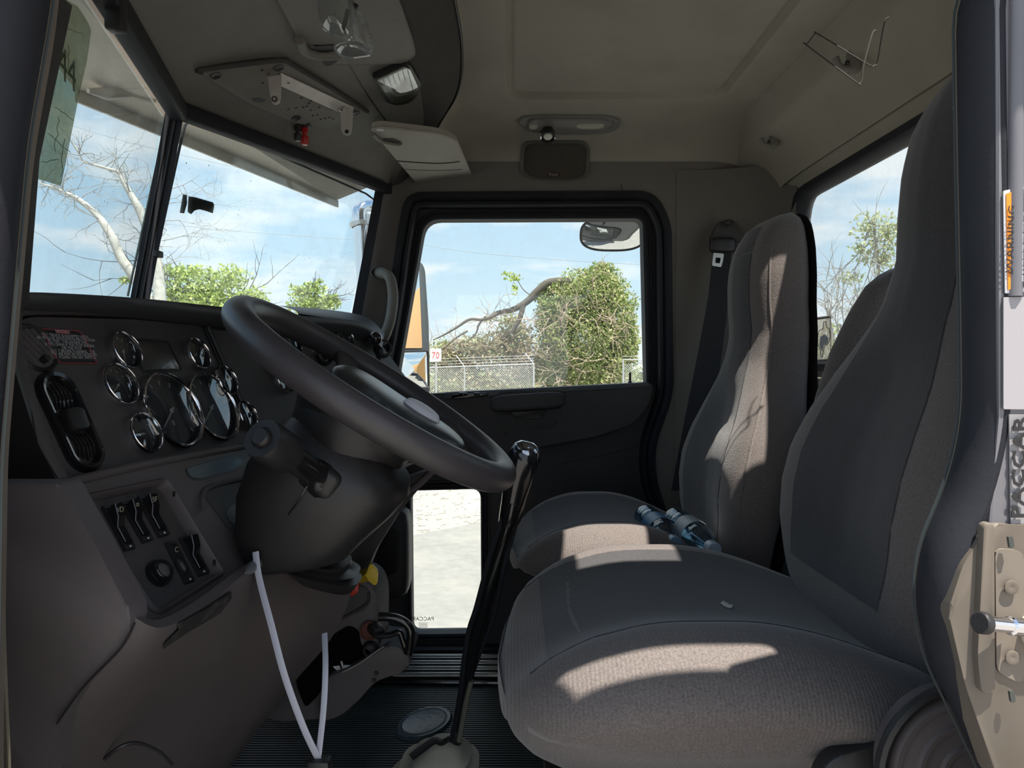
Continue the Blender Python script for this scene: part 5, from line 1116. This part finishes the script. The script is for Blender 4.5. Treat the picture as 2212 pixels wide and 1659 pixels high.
# labels on the jamb
o = mk('warning_label', plate(roundpoly(jb([(2168, 412), (2300, 385), (2300, 622), (2172, 634)], -.002), .001, 2), (0, -1, 0), .001), M_WHITE, jam, smooth=False)
o = mk('warning_band', plate(jb([(2174, 418), (2192, 413), (2195, 622), (2178, 626)], -.0028), (0, -1, 0), .0006), mat('label_orange', (.80, .25, .02), .5), jam, smooth=False)
o = mk('warning_text', text_bm('WARNING', .0068, W(2184, 516, YJ - .0036), (.02, 0, 1), (-1, 0, 0), .0002, stretch=1.35), M_BLACK, jam, smooth=False)
o = mk('warning_triangle', plate(jb([(2179, 588), (2191, 582), (2191, 594)], -.0036), (0, -1, 0), .0003), M_BLACK, jam, smooth=False)
o = mk('warning_field', plate(jb([(2196, 412), (2300, 392), (2300, 612), (2199, 622)], -.0028), (0, -1, 0), .0006), mat('label_navy', (.03, .04, .07), .5), jam, smooth=False)
bm = bmesh.new(); random.seed(2)
for c in range(5):
    y = 416
    while y < 606:
        h = random.uniform(6, 22); a = W(2202 + c * 5, y, YJ - .0036); b = W(2204.5 + c * 5, y + h, YJ - .0036)
        bmesh.ops.create_cube(bm, size=1, matrix=Matrix.Translation((a + b) / 2) @ Matrix.Diagonal((abs(b.x - a.x), .0003, abs(b.z - a.z), 1))); y += h + 3
o = mk('warning_print', bm, M_WHITE, jam, smooth=False)
o = mk('blank_label', plate(roundpoly(jb([(2168, 642), (2300, 640), (2300, 885), (2168, 884)], -.002), .001, 2), (0, -1, 0), .001), mat('label_lilac_white', (.34, .32, .34), .6), jam, smooth=False)
o = mk('maker_plate', plate(jb([(2180, 895), (2300, 895), (2300, 1130), (2184, 1132)], -.002), (0, -1, 0), .001), mat('maker_plate_grey', (.26, .25, .26), .5), jam, smooth=False)
o = mk('maker_text', text_bm('PACCAR', .0115, W(2202, 1010, YJ - .0036), (0, 0, 1), (-1, 0, 0), .0006, stretch=1.55, bold=.00025), M_BLACK, jam, smooth=False)
# ================================================================== outside
ZG = -1.15
def P2(px, py): return WZ(px, py, ZG - CZ)
M_GRAV = mat('pale_gravel', (.34, .315, .28), .95, var=.14, vscale=60.0, bump=.1, bscale=25, dirt=(.24, .205, .165), dscale=45, damt=.5, stretch=(1, 1, 1))
M_ASPH = mat('bleached_asphalt', (.25, .235, .22), .95, spec=.1, var=.10, vscale=9, bump=.1, bscale=60, dirt=(.33, .30, .27), dscale=1.6, damt=.55)
g = mk('ground', plate([(-90, -60, ZG - .02), (110, -60, ZG - .02), (110, 130, ZG - .02), (-90, 130, ZG - .02)], (0, 0, 1), .3), M_GRAV, smooth=False); tag(g, kind='structure')
e0_, e1_ = P2(888, 1157), P2(1038, 1128); dd = (e1_ - e0_).normalized()
g = mk('pavement', plate([e0_ - dd * 40, e0_ - dd * 40 + Vector((0, -60, 0)), e1_ + dd * 60 + Vector((0, -60, 0)), e1_ + dd * 60], (0, 0, 1), .015), M_ASPH, smooth=False); tag(g, kind='structure')
g['kind'] = 'structure'
random.seed(21); bm = bmesh.new()
for k in range(130):
    p = P2(random.uniform(880, 1050), random.uniform(1052, 1150)); p.z = ZG - .018; a = random.uniform(0, 6.28); L_ = random.choice((.02, .03, .05, .09)); 
    bmesh.ops.create_cube(bm, size=1, matrix=Matrix.Translation(p) @ Matrix.Rotation(a * .2, 4, 'Z') @ Matrix.Diagonal((L_, .007, .007, 1)))
o = mk('dry_twigs', bm, mat('dry_twig', (.24, .20, .15), .9), smooth=False); tag(o, 'dry grass stalks and twigs strewn over the pale gravel', 'debris', kind='stuff')
def leafmat(name, c1, c2, c3):
    if name in MATS: return MATS[name]
    m = bpy.data.materials.new(name); m.use_nodes = True; MATS[name] = m; nt = m.node_tree; nt.nodes.clear(); L = nt.links
    ge = nt.nodes.new('ShaderNodeNewGeometry'); r = nt.nodes.new('ShaderNodeValToRGB'); L.new(ge.outputs['Random Per Island'], r.inputs[0])
    r.color_ramp.elements[0].color = (*c1, 1); r.color_ramp.elements[1].color = (*c3, 1); r.color_ramp.elements[1].position = 1; q = r.color_ramp.elements.new(.5); q.color = (*c2, 1)
    d = nt.nodes.new('ShaderNodeBsdfDiffuse'); t = nt.nodes.new('ShaderNodeBsdfTranslucent'); x = nt.nodes.new('ShaderNodeMixShader'); x.inputs[0].default_value = .35
    L.new(r.outputs[0], d.inputs[0]); L.new(r.outputs[0], t.inputs[0]); L.new(d.outputs[0], x.inputs[1]); L.new(t.outputs[0], x.inputs[2])
    o = nt.nodes.new('ShaderNodeOutputMaterial'); L.new(x.outputs[0], o.inputs[0]); return m
LG = leafmat('leaves_bright_green', (.26, .34, .08), (.45, .52, .16), (.62, .66, .32))
LB = leafmat('leaves_ivy', (.13, .20, .06), (.34, .40, .14), (.62, .58, .32))
LD = leafmat('leaves_dry_brown', (.28, .22, .14), (.48, .38, .26), (.56, .52, .30))
LP = leafmat('leaves_pale', (.30, .35, .16), (.46, .50, .28), (.60, .60, .42))
M_BARK = mat('bark_pale', (.52, .48, .43), .9, var=.2, vscale=6, bump=.6, bscale=20)
M_BARKD = mat('bark_dark', (.10, .085, .07), .9, var=.2, vscale=6)
M_VINE = mat('vine_stem', (.42, .32, .24), .9)
rng = np.random.RandomState(4)
def leaves(name, blobs, n, size, m, parent, shell=.35, droop=0.0):
    w = np.array([b[4] if len(b) > 4 else b[1] * b[3] for b in blobs], float); w /= w.sum(); idx = rng.choice(len(blobs), n, p=w)
    C_ = np.array([tuple(b[0]) for b in blobs])[idx]; R_ = np.array([(b[1], b[2], b[3]) for b in blobs])[idx]
    d = rng.normal(size=(n, 3)); d /= np.linalg.norm(d, axis=1)[:, None]; rad = (1 - shell * rng.random_sample(n) ** 1.4)
    lump = 1 + .10 * np.sin(d[:, 0] * 9 + idx) * np.cos(d[:, 2] * 8 + idx * 2) + .08 * np.sin(d[:, 1] * 13)
    P = C_ + d * R_ * (rad * lump)[:, None]
    u = rng.normal(size=(n, 3)); u /= np.linalg.norm(u, axis=1)[:, None]; v = np.cross(u, rng.normal(size=(n, 3))); v /= np.linalg.norm(v, axis=1)[:, None]
    s = size * (.6 + .8 * rng.random_sample(n))[:, None]
    q = np.stack([P - u * s, P + v * s * .5, P + u * s, P - v * s * .5], 1).reshape(-1, 3)
    me = bpy.data.meshes.new(name); me.vertices.add(4 * n); me.vertices.foreach_set('co', q.ravel()); me.loops.add(4 * n); me.loops.foreach_set('vertex_index', np.arange(4 * n, dtype=np.int32))
    me.polygons.add(n); me.polygons.foreach_set('loop_start', np.arange(0, 4 * n, 4, dtype=np.int32)); me.polygons.foreach_set('loop_total', np.full(n, 4, dtype=np.int32)); me.update(calc_edges=True); me.validate()
    me.materials.append(m); o = bpy.data.objects.new(name, me); COL.objects.link(o); inv_parent(o, parent); o['kind'] = 'stuff'; return o
def branchy(bm_list, start, d, L, r, depth, spread=.6, seg=4, curl=.25, up=.1):
    p = Vector(start); d = Vector(d).normalized(); pts = [p.copy()]
    for k in range(seg):
        d = (d + Vector((random.uniform(-1, 1), random.uniform(-1, 1), random.uniform(-1, 1))) * curl + Vector((0, 0, up))).normalized(); p = p + d * (L / seg); pts.append(p.copy())
        if depth > 0 and k > 0 and random.random() < .85:
            nd = (d + Vector((random.uniform(-1, 1), random.uniform(-1, 1), random.uniform(-1, 1))) * spread * 1.6).normalized()
            branchy(bm_list, p, nd, L * random.uniform(.5, .75), r * .6, depth - 1, spread, seg, curl, up)
    bm_list.append(tube(pts, [r * (1 - .75 * k / seg) for k in range(seg + 1)], 4 if depth < 1 else 5))
def px2m(Y): return Y / F
# dead tree seen through the windshield
Yt = 18.0; s_ = px2m(Yt)
dt = thing('dead_tree', 'bare dead tree with pale bark crossing behind the windshield post', 'tree', (W(345, 660, Yt).x, Yt, ZG))
def limb(l, rs, Y, n=6, m=10):
    pts = catmull([W(a, b, Y + c) for a, b, c in [(q + (0,))[:3] for q in l]], n); k = len(pts); rr = [float(np.interp(i / (k - 1), np.linspace(0, 1, len(rs)), rs)) for i in range(k)]; return tube(pts, rr, m), pts
base = W(350, 640, Yt); 
tb, tp = limb([(352, 960), (348, 700), (345, 640), (341, 590), (334, 540), (318, 495), (300, 450), (285, 425), (266, 390), (258, 372)], [16 * s_, 14 * s_, 12 * s_, 10 * s_, 9 * s_, 6 * s_, 4.5 * s_], Yt)
o = mk('trunk', tb, M_BARK, dt)
l1, p1 = limb([(352, 720), (325, 660), (292, 600), (262, 558), (246, 520), (222, 480), (200, 455), (165, 428), (140, 416), (112, 404), (86, 396)], [14 * s_, 13 * s_, 10 * s_, 9 * s_, 7 * s_, 5 * s_, 3 * s_, 1.5 * s_], Yt)
o = mk('limb', l1, M_BARK, dt)
l2, p2 = limb([(258, 372), (225, 362), (188, 352), (178, 346), (168, 325), (155, 305)], [4 * s_, 2.5 * s_, 1.5 * s_, .8 * s_], Yt)
o = mk('limb', l2, M_BARK, dt)
random.seed(9); bl = []
for pts, n in ((p1[18:], 26), (tp[24:], 24), (p2, 16)):
    for k in range(n):
        p = random.choice(pts); branchy(bl, p, (random.uniform(-1, 1), random.uniform(-.5, .5), random.uniform(-.5, 1)), random.uniform(.35, .9), .014, 2, .7, 4, .3, .02)
for a, b in ((352, 430), (370, 440), (360, 520), (355, 580), (350, 480), (365, 410)):
    branchy(bl, W(a - 10, b, Yt), (1, 0, .2), 1.1, .012, 3, .7, 4, .3, .0)
o = mk('twigs', join(*bl), mat('bark_twig', (.34, .32, .30), .9), dt); tag(o, kind='stuff')
# leafy trees behind the dash line
def leafy(nm, label, Y, blobs, n, size, m, trunk, group=None, bark=M_BARKD, tw=8):
    s = px2m(Y); c = W(trunk[0][0], trunk[0][1], Y)
    t = thing(nm, label, 'tree', (c.x, Y, ZG), group)
    tb, tp = limb(trunk, [9 * s, 6 * s, 3 * s, 1.5 * s], Y); mk('trunk', tb, bark, t)
    bl = []
    for k in range(tw):
        b = random.choice(blobs); p = random.choice(tp[len(tp) // 2:]); q = W(b[0], b[1], Y); branchy(bl, p, q - p + Vector((0, random.uniform(-1, 1), 0)), max(.5, (q - p).length * 1.2), .030, 2, .5, 4, .2, .05)
    o = mk('branches', join(*bl), bark, t); tag(o, kind='stuff')
    leaves('foliage', [(W(a, b, Y), rx * s, rx * s * .8, ry * s) for a, b, rx, ry in blobs], n, size, m, t, shell=.9); return t
random.seed(12)
leafy('leafy_tree', 'yellow green leafy tree above the dash behind the steering wheel top', 22, [(440, 630, 75, 45), (380, 640, 50, 45), (500, 600, 45, 28), (330, 600, 30, 14), (420, 590, 50, 20), (545, 640, 40, 24), (280, 605, 30, 10), (380, 585, 40, 14), (450, 660, 90, 30)], 4600, .07, LG, [(430, 1000), (432, 760), (436, 690), (446, 640), (452, 600)], tw=14)
leafy('leafy_tree', 'small green treetop beyond the hood left of the far windshield corner', 24, [(680, 625, 28, 16), (645, 630, 24, 16), (700, 655, 36, 22), (722, 648, 14, 14), (668, 615, 12, 8), (690, 607, 8, 6), (660, 660, 40, 24)], 1300, .08, LG, [(690, 900), (692, 720), (690, 670), (680, 640)], tw=8)
# ivy-covered tree outside the far door window
Yb = 27.0; s = px2m(Yb)
iv = thing('ivy_tree', 'huge leaning tree smothered in green ivy outside the far door window', 'tree', (W(1290, 760, Yb).x, Yb, ZG))
tb, tp = limb([(1330, 1000), (1320, 800), (1290, 700), (1240, 620), (1190, 610), (1160, 630), (1140, 650), (1110, 668), (1075, 676), (1060, 684)], [16 * s, 14 * s, 12 * s, 9 * s, 8 * s, 7 * s, 5 * s, 4 * s], Yb)
mk('trunk', tb, M_BARKD, iv)
for l, rs in (([(1130, 660), (1122, 690), (1105, 720)], [6, 5, 3]), ([(1075, 678), (1045, 690), (1015, 690), (990, 705), (965, 720), (935, 735)], [4, 3, 3, 2, 1]), ([(1050, 684), (1035, 700), (1028, 720), (1010, 738)], [3, 2, 1]), ([(1150, 640), (1130, 625), (1112, 596), (1100, 590)], [1, .8, .4]), ([(1010, 715), (985, 730), (955, 755), (930, 760)], [2, 1.5, .5])):
    tb_, _ = limb(l, [r * s for r in rs], Yb - .5); mk('branch', tb_, M_BARKD, iv)
blb = [(1270, 640, 78, 62), (1300, 610, 45, 42), (1220, 665, 60, 50), (1320, 680, 58, 80), (1250, 730, 95, 80), (1330, 760, 50, 60), (1200, 700, 45, 60), (1290, 800, 85, 60), (1200, 790, 50, 60), (1170, 640, 30, 14), (1190, 620, 30, 12), (1300, 578, 24, 12), (1360, 740, 22, 50)]
leaves('foliage', [(W(a, b, Yb + (0 if a > 1200 else .3)), rx * s, rx * s * .8, ry * s) for a, b, rx, ry in blb], 44000, .062, LB, iv, shell=.62)
random.seed(31); bl = []
for k in range(90):
    a, b, rx, ry = random.choice(blb[:9]); p = W(a + random.uniform(-.6, .6) * rx, b + random.uniform(-.4, .8) * ry, Yb - rx * s * .75); branchy(bl, p, (random.uniform(-1, 1), random.uniform(-.4, 0), random.uniform(-.8, .5)), random.uniform(.5, 1.3), .018, 1, .6, 5, .45, 0)
o = mk('vines', join(*bl), M_VINE, iv); tag(o, kind='stuff')
br_ = thing('brush_thicket', 'tangled brown and green thicket left of the ivy tree behind the fence', 'bush', (W(1050, 760, Yb).x, Yb + .5, ZG))
bb = [(1050, 760, 85, 42), (1110, 730, 45, 40), (980, 780, 60, 40), (1000, 740, 30, 14), (950, 765, 30, 40), (1100, 690, 28, 14), (1060, 690, 24, 7), (1130, 790, 40, 50), (1040, 820, 110, 30)]
leaves('foliage', [(W(a, b, Yb + .6), rx * s, rx * s * .6, ry * s) for a, b, rx, ry in bb], 5000, .085, LP, br_, shell=.8)
leaves('dry_leaves', [(W(a, b, Yb + .5), rx * s, rx * s * .6, ry * s) for a, b, rx, ry in bb[:3] + bb[7:]], 5000, .075, LD, br_, shell=.7)
bl = []
for k in range(120):
    a, b, rx, ry = random.choice(bb); branchy(bl, W(a + random.uniform(-1, 1) * rx, b + random.uniform(-.5, 1) * ry, Yb + .1), (random.uniform(-1, 1), random.uniform(-.3, .1), random.uniform(-.4, .6)), random.uniform(.5, 1.4), .016, 1, .6, 5, .4, 0)
o = mk('vines', join(*bl), M_VINE, br_); tag(o, kind='stuff')
leaves('sprig', [(W(1108, 600, Yb - .5), 22 * s, .4, 8 * s), (W(1095, 592, Yb - .5), 14 * s, .3, 4 * s), (W(1112, 625, Yb - .5), 8 * s, .3, 14 * s)], 160, .07, LG, br_, shell=.9)
hb_ = thing('hedge', 'low green bushes along the bottom of the view behind the chain link fence', 'bush', (W(1040, 830, 30).x, 31, ZG))
leaves('foliage', [(W(a, 830, 31), 60 * .02, .8, 34 * .02) for a in range(880, 1460, 50)], 9000, .10, LB, hb_, shell=.6)
# chain link fence
Yf = 25.0; sf = px2m(Yf)
M_GALV = mat('galvanised_wire', (.55, .55, .55), .45, metal=.6)
fn_ = thing('chain_link_fence', 'galvanised chain link fence with barbed wire below the far door window', 'fence', (W(1040, 790, Yf).x, Yf, ZG))
xl, xr_ = W(870, 793, Yf).x, W(1154, 785, Yf).x; zt0, zt1 = W(930, 794, Yf).z, W(1154, 786, Yf).z
def ztop(x): return zt0 + (zt1 - zt0) * (x - W(930, 794, Yf).x) / (xr_ - W(930, 794, Yf).x)
for px in (1003, 1153, 880):
    x = W(px, 790, Yf).x; mk('fence_post', tube([(x, Yf, ZG), (x, Yf, ztop(x) + .01)], .032, 10), M_GALV, fn_)
    mk('wire_arm', tube([(x, Yf, ztop(x)), (x - .30, Yf + .2, ztop(x) + .38)], .016, 6), M_GALV, fn_)
mk('top_rail', tube([(xl, Yf, ztop(xl)), (xr_, Yf, ztop(xr_))], .022, 8), M_GALV, fn_)
for k in range(3):
    mk('barbed_wire', tube([(xl, Yf + .06 * k, ztop(xl) + .10 * (k + 1)), (xr_, Yf + .06 * k, ztop(xr_) + .10 * (k + 1))], .008, 5), M_GALV, fn_)
def mesh_panel(x0, x1, name='chain_mesh'):
    V_, F_ = [], []; H = 2.0; z0 = ZG; st = .085; r = .0060
    for sgn in (1, -1):
        k = -int(H / st) - 1
        while x0 + k * st < x1 + H:
            a = x0 + k * st; t0, t1 = 0.0, H
            xa, xb = a, a + H * sgn
            pts = []
            for (xx, zz) in ((a, 0), (a + sgn * H, H)): pts.append((xx, zz))
            (xa, za), (xb, zb2) = pts
            # clip to x0..x1
            def cl(x): return (x - xa) / (xb - xa)
            ts = sorted((cl(x0), cl(x1))); ta, tb2 = max(0, ts[0]), min(1, ts[1])
            if tb2 > ta:
                A = Vector((xa + (xb - xa) * ta, Yf, z0 + ta * H)); B = Vector((xa + (xb - xa) * tb2, Yf, z0 + tb2 * H))
                A.z = min(A.z, ztop(A.x)); B.z = min(B.z, ztop(B.x) + .001); d = (B - A).normalized(); u = Vector((d.z, 0, -d.x)) * r; v = Vector((0, r, 0)); i = len(V_)
                for q in (A, B): V_.extend([q + u, q + v, q - u, q - v])
                for j in range(4): F_.append((i + j, i + (j + 1) % 4, i + 4 + (j + 1) % 4, i + 4 + j))
            k += 1
            if a > x1 + H: break
    o = mk(name, (V_, F_), M_GALV, fn_, smooth=False); tag(o, kind='stuff')
mesh_panel(xl, xr_)
fx0, fx1 = W(1345, 776, Yf).x, W(1440, 776, Yf).x
fn2 = thing('chain_link_fence', 'short run of chain link fence at the right edge of the far door window', 'fence', ((fx0 + fx1) / 2, Yf, ZG))
for px in (1391, 1346): x = W(px, 776, Yf).x; mk('fence_post', tube([(x, Yf, ZG), (x, Yf, W(1391, 776, Yf).z)], .03, 8), M_GALV, fn2)
mk('top_rail', tube([(fx0, Yf, W(1391, 777, Yf).z), (fx1, Yf, W(1391, 777, Yf).z)], .02, 8), M_GALV, fn2)
mk('barbed_wire', tube([(fx0, Yf, W(1391, 770, Yf).z), (fx1, Yf, W(1391, 768, Yf).z)], .008, 5), M_GALV, fn2)
fold = fn_; fn_ = fn2; mesh_panel(fx0, fx1); fn_ = fold
car = thing('parked_vehicle', 'pale parked vehicle partly visible behind the short fence run', 'vehicle', tuple(W(1385, 830, 33)))
mk('body', superbox(W(1400, 812, 33), (1.3, .8, .55), 4, 10), mat('vehicle_paint', (.5, .5, .5), .4), car); mk('window', box(W(1392, 808, 32.19), (.9, .03, .16), .01), M_GLOSS, car)
# numbered sign
sg_ = thing('number_sign', 'small white sign with red number seventy by the fence', 'sign', tuple(W(941, 790, 24)))
sg_.location = (W(941, 790, 24).x, 24, ZG)
mk('sign_board', box(W(941, 767, 24), (.38, .02, .44), .003), mat('sign_white', (.80, .80, .80), .5), sg_, smooth=False)
mk('sign_number', text_bm('70', .32, W(941, 768, 23.98), (1, 0, 0), (0, 0, 1), .002, stretch=.85), mat('sign_red', (.62, .10, .10), .5), sg_, smooth=False)
x = W(942, 790, 24.03).x; mk('sign_pole', tube([(x, 24.03, ZG), (x, 24.03, W(941, 770, 24).z)], .03, 8), M_GALV, sg_)
# overhead lines
for i, (l, lab) in enumerate(((((870, 518), (980, 540), (1140, 556), (1280, 566), (1400, 572)), 'thin overhead line crossing the far door window'), (((60, 435), (200, 462), (330, 480), (520, 500), (800, 520)), 'thin overhead line crossing both windshield panes'), (((60, 238), (200, 285), (330, 320), (560, 372), (800, 420)), 'faint overhead line high across both windshield panes'))):
    o = mk('overhead_line', tube(catmull([W(a, b, 34) for a, b in l], 5), .012, 5), mat('cable_grey', (.35, .38, .42), .8)); tag(o, lab, 'cable')
# trees behind the rear window
leafy('leafy_tree', 'thin leafed tree standing behind the upper rear window', 26, [(1880, 490, 42, 34), (1862, 540, 34, 26), (1905, 560, 40, 30), (1840, 600, 30, 20), (1920, 510, 40, 60), (1870, 640, 30, 20)], 1100, .085, LP, [(1930, 900), (1920, 700), (1900, 620), (1895, 540), (1885, 470)], bark=mat('bark_grey', (.30, .28, .25), .9), tw=16)
bt_ = thing('bare_tree', 'bare branching tree low in the rear window behind the sticker', 'tree', (W(1810, 700, 24).x, 24, ZG)); bl = []
random.seed(17)
for k in range(16): branchy(bl, W(1770 + k * 7, 740, 24), (random.uniform(-.5, .5), 0, 1), random.uniform(1.0, 2.2), .030, 2, .6, 4, .25, .05)
tb_, _ = limb([(1830, 900), (1826, 760), (1815, 700)], [.09, .07, .04], 24); bl.append(tb_)
mk('branches', join(*bl), mat('bark_grey', (.30, .28, .25), .9), bt_)
hd = thing('hedge', 'green bushes at the bottom of the rear window', 'bush', (W(1850, 740, 28).x, 28, ZG))
leaves('foliage', [(W(a, 790 - (a % 3) * 12, 28), 1.1, 1.0, 1.3) for a in range(1700, 2150, 38)], 7000, .10, LB, hd, shell=.6)
# right side mirrors outside the far door
M_MIR = mat('mirror_glass', (.85, .87, .87), .015, metal=1.0)
mn = Vector((.78, -.62, 0)).normalized(); mu = Vector((.62, .78, 0)).normalized()
mc = W(894, 660, 2.72); PM = Plane(mc, mu, (0, 0, 1))
sm_ = thing('side_mirror', 'tall dark framed side mirror outside the front of the far door', 'mirror', tuple(W(890, 835, 2.72)))
fr_ = roundpoly(PM.pts([(862, 572), (876, 558), (906, 560), (918, 580), (926, 700), (929, 850), (850, 850), (852, 700)]), [.01, .02, .03, .03, 0, .01, .01, 0], 5)
mk('housing', plate(fr_, PM.n, .05, .006, 3), mat('mirror_housing', (.07, .08, .09), .4), sm_, angle=40)
mk('flat_mirror', plate(roundpoly(PM.pts([(866, 582), (893, 566), (905, 580), (912, 752), (858, 752)], .002), .008, 4), PM.n, .001), M_MIR, sm_, smooth=False)
cq = roundpoly(PM.pts([(860, 760), (924, 758), (926, 838), (852, 838)], .002), .012, 4); cc_ = sum(cq, Vector()) / len(cq)
mk('convex_mirror', loft([[cc_.lerp(p, k) + PM.n * (.012 * (1 - k * k)) for p in cq] for k in (1, .85, .65, .4, .15)], False, True), M_MIR, sm_, angle=80)
mk('mirror_frame', tube([p + PM.n * .002 for p in cq], .003, 8, closed=True), M_BLACK, sm_)
mk('mirror_arm', tube([W(890, 560, 2.75), W(872, 480, 2.7), W(852, 440, 2.205)], .014, 10), M_CHROME, sm_)
# mirror bracket tubes seen through the windshield corner
mb = thing('mirror_bracket', 'chrome tube bracket outside the far corner of the windshield', 'bracket', tuple(W(790, 700, 2.55)))
mk('upright_tube', tube(catmull([W(800, 760, 2.55), W(789, 600, 2.55), W(782, 500, 2.55), W(779, 478, 2.55)], 5), .030, 20), M_CHROME, mb)
mk('collar', lathe([(.034, -.006), (.040, -.004), (.040, .010), (.034, .012)], W(780, 486, 2.55), W(779, 478, 2.55) - W(782, 500, 2.55), 24), M_ALU, mb)
mk('elbow_tube', tube(catmull([W(779, 484, 2.55), W(777, 462, 2.55), W(784, 450, 2.56), W(800, 447, 2.58), W(835, 438, 2.62)], 6), .027, 20), M_CHROME, mb)
mk('clamp', superbox(W(800, 475, 2.56), (.03, .02, .03), 3, 8), M_ALU, mb)
mk('brace', tube([W(786, 490, 2.56), W(830, 520, 2.6)], .012, 10), M_ALU, mb)
# look-down convex mirror above the far door
lm = thing('look_down_mirror', 'round cornered convex mirror hanging outside the top of the far window', 'mirror', tuple(W(1325, 505, 2.62)))
Lc = W(1325, 506, 2.58); ln = Vector((0, -.86, -.5)).normalized(); lv = ln.cross(Vector((1, 0, 0))).normalized()
mo = ell(Lc, (1, 0, 0), lv, .118, .062, 40, 2.8)
mk('mirror_shell', loft([[Lc.lerp(p, k) - ln * h for p in mo] for k, h in ((1, 0), (1.0, .010), (.9, .035), (.6, .06), (.2, .07))], False, True), mat('mirror_housing', (.07, .08, .09)), lm, angle=80)
mk('mirror_face', loft([[Lc.lerp(p, k) + ln * (.030 * (1 - k * k)) for p in mo] for k in (.98, .85, .7, .5, .3, .1)], False, True), M_MIR, lm, angle=80)
mk('mirror_rim', tube(mo, .0045, 8, closed=True), M_BLACK, lm)
mk('mirror_stem', tube([Lc - ln * .05, W(1315, 450, 2.5), W(1310, 405, 2.205)], .010, 8), M_CHROME, lm)
# orange sided trailer parked behind, reflected in the side mirror
tr = thing('box_trailer', 'orange and grey box trailer parked behind and reflected in the side mirror', 'trailer', (9, 4.6, ZG))
mk('trailer_body', box((9, 4.8, 1.3), (7, 2.4, 1.7), .03), mat('trailer_orange', (.75, .38, .12), .5), tr); mk('lower_skirt', box((9, 4.8, .15), (7, 2.35, .6), .02), mat('trailer_grey', (.25, .26, .28), .5), tr)
for a in (6.6, 7.8, 11.4): mk('wheel', lathe([(.2, -.15), (.5, -.15), (.52, 0), (.5, .15), (.2, .15)], (a, 3.8, ZG + .52), (0, 1, 0), 24), M_RUBBER, tr)
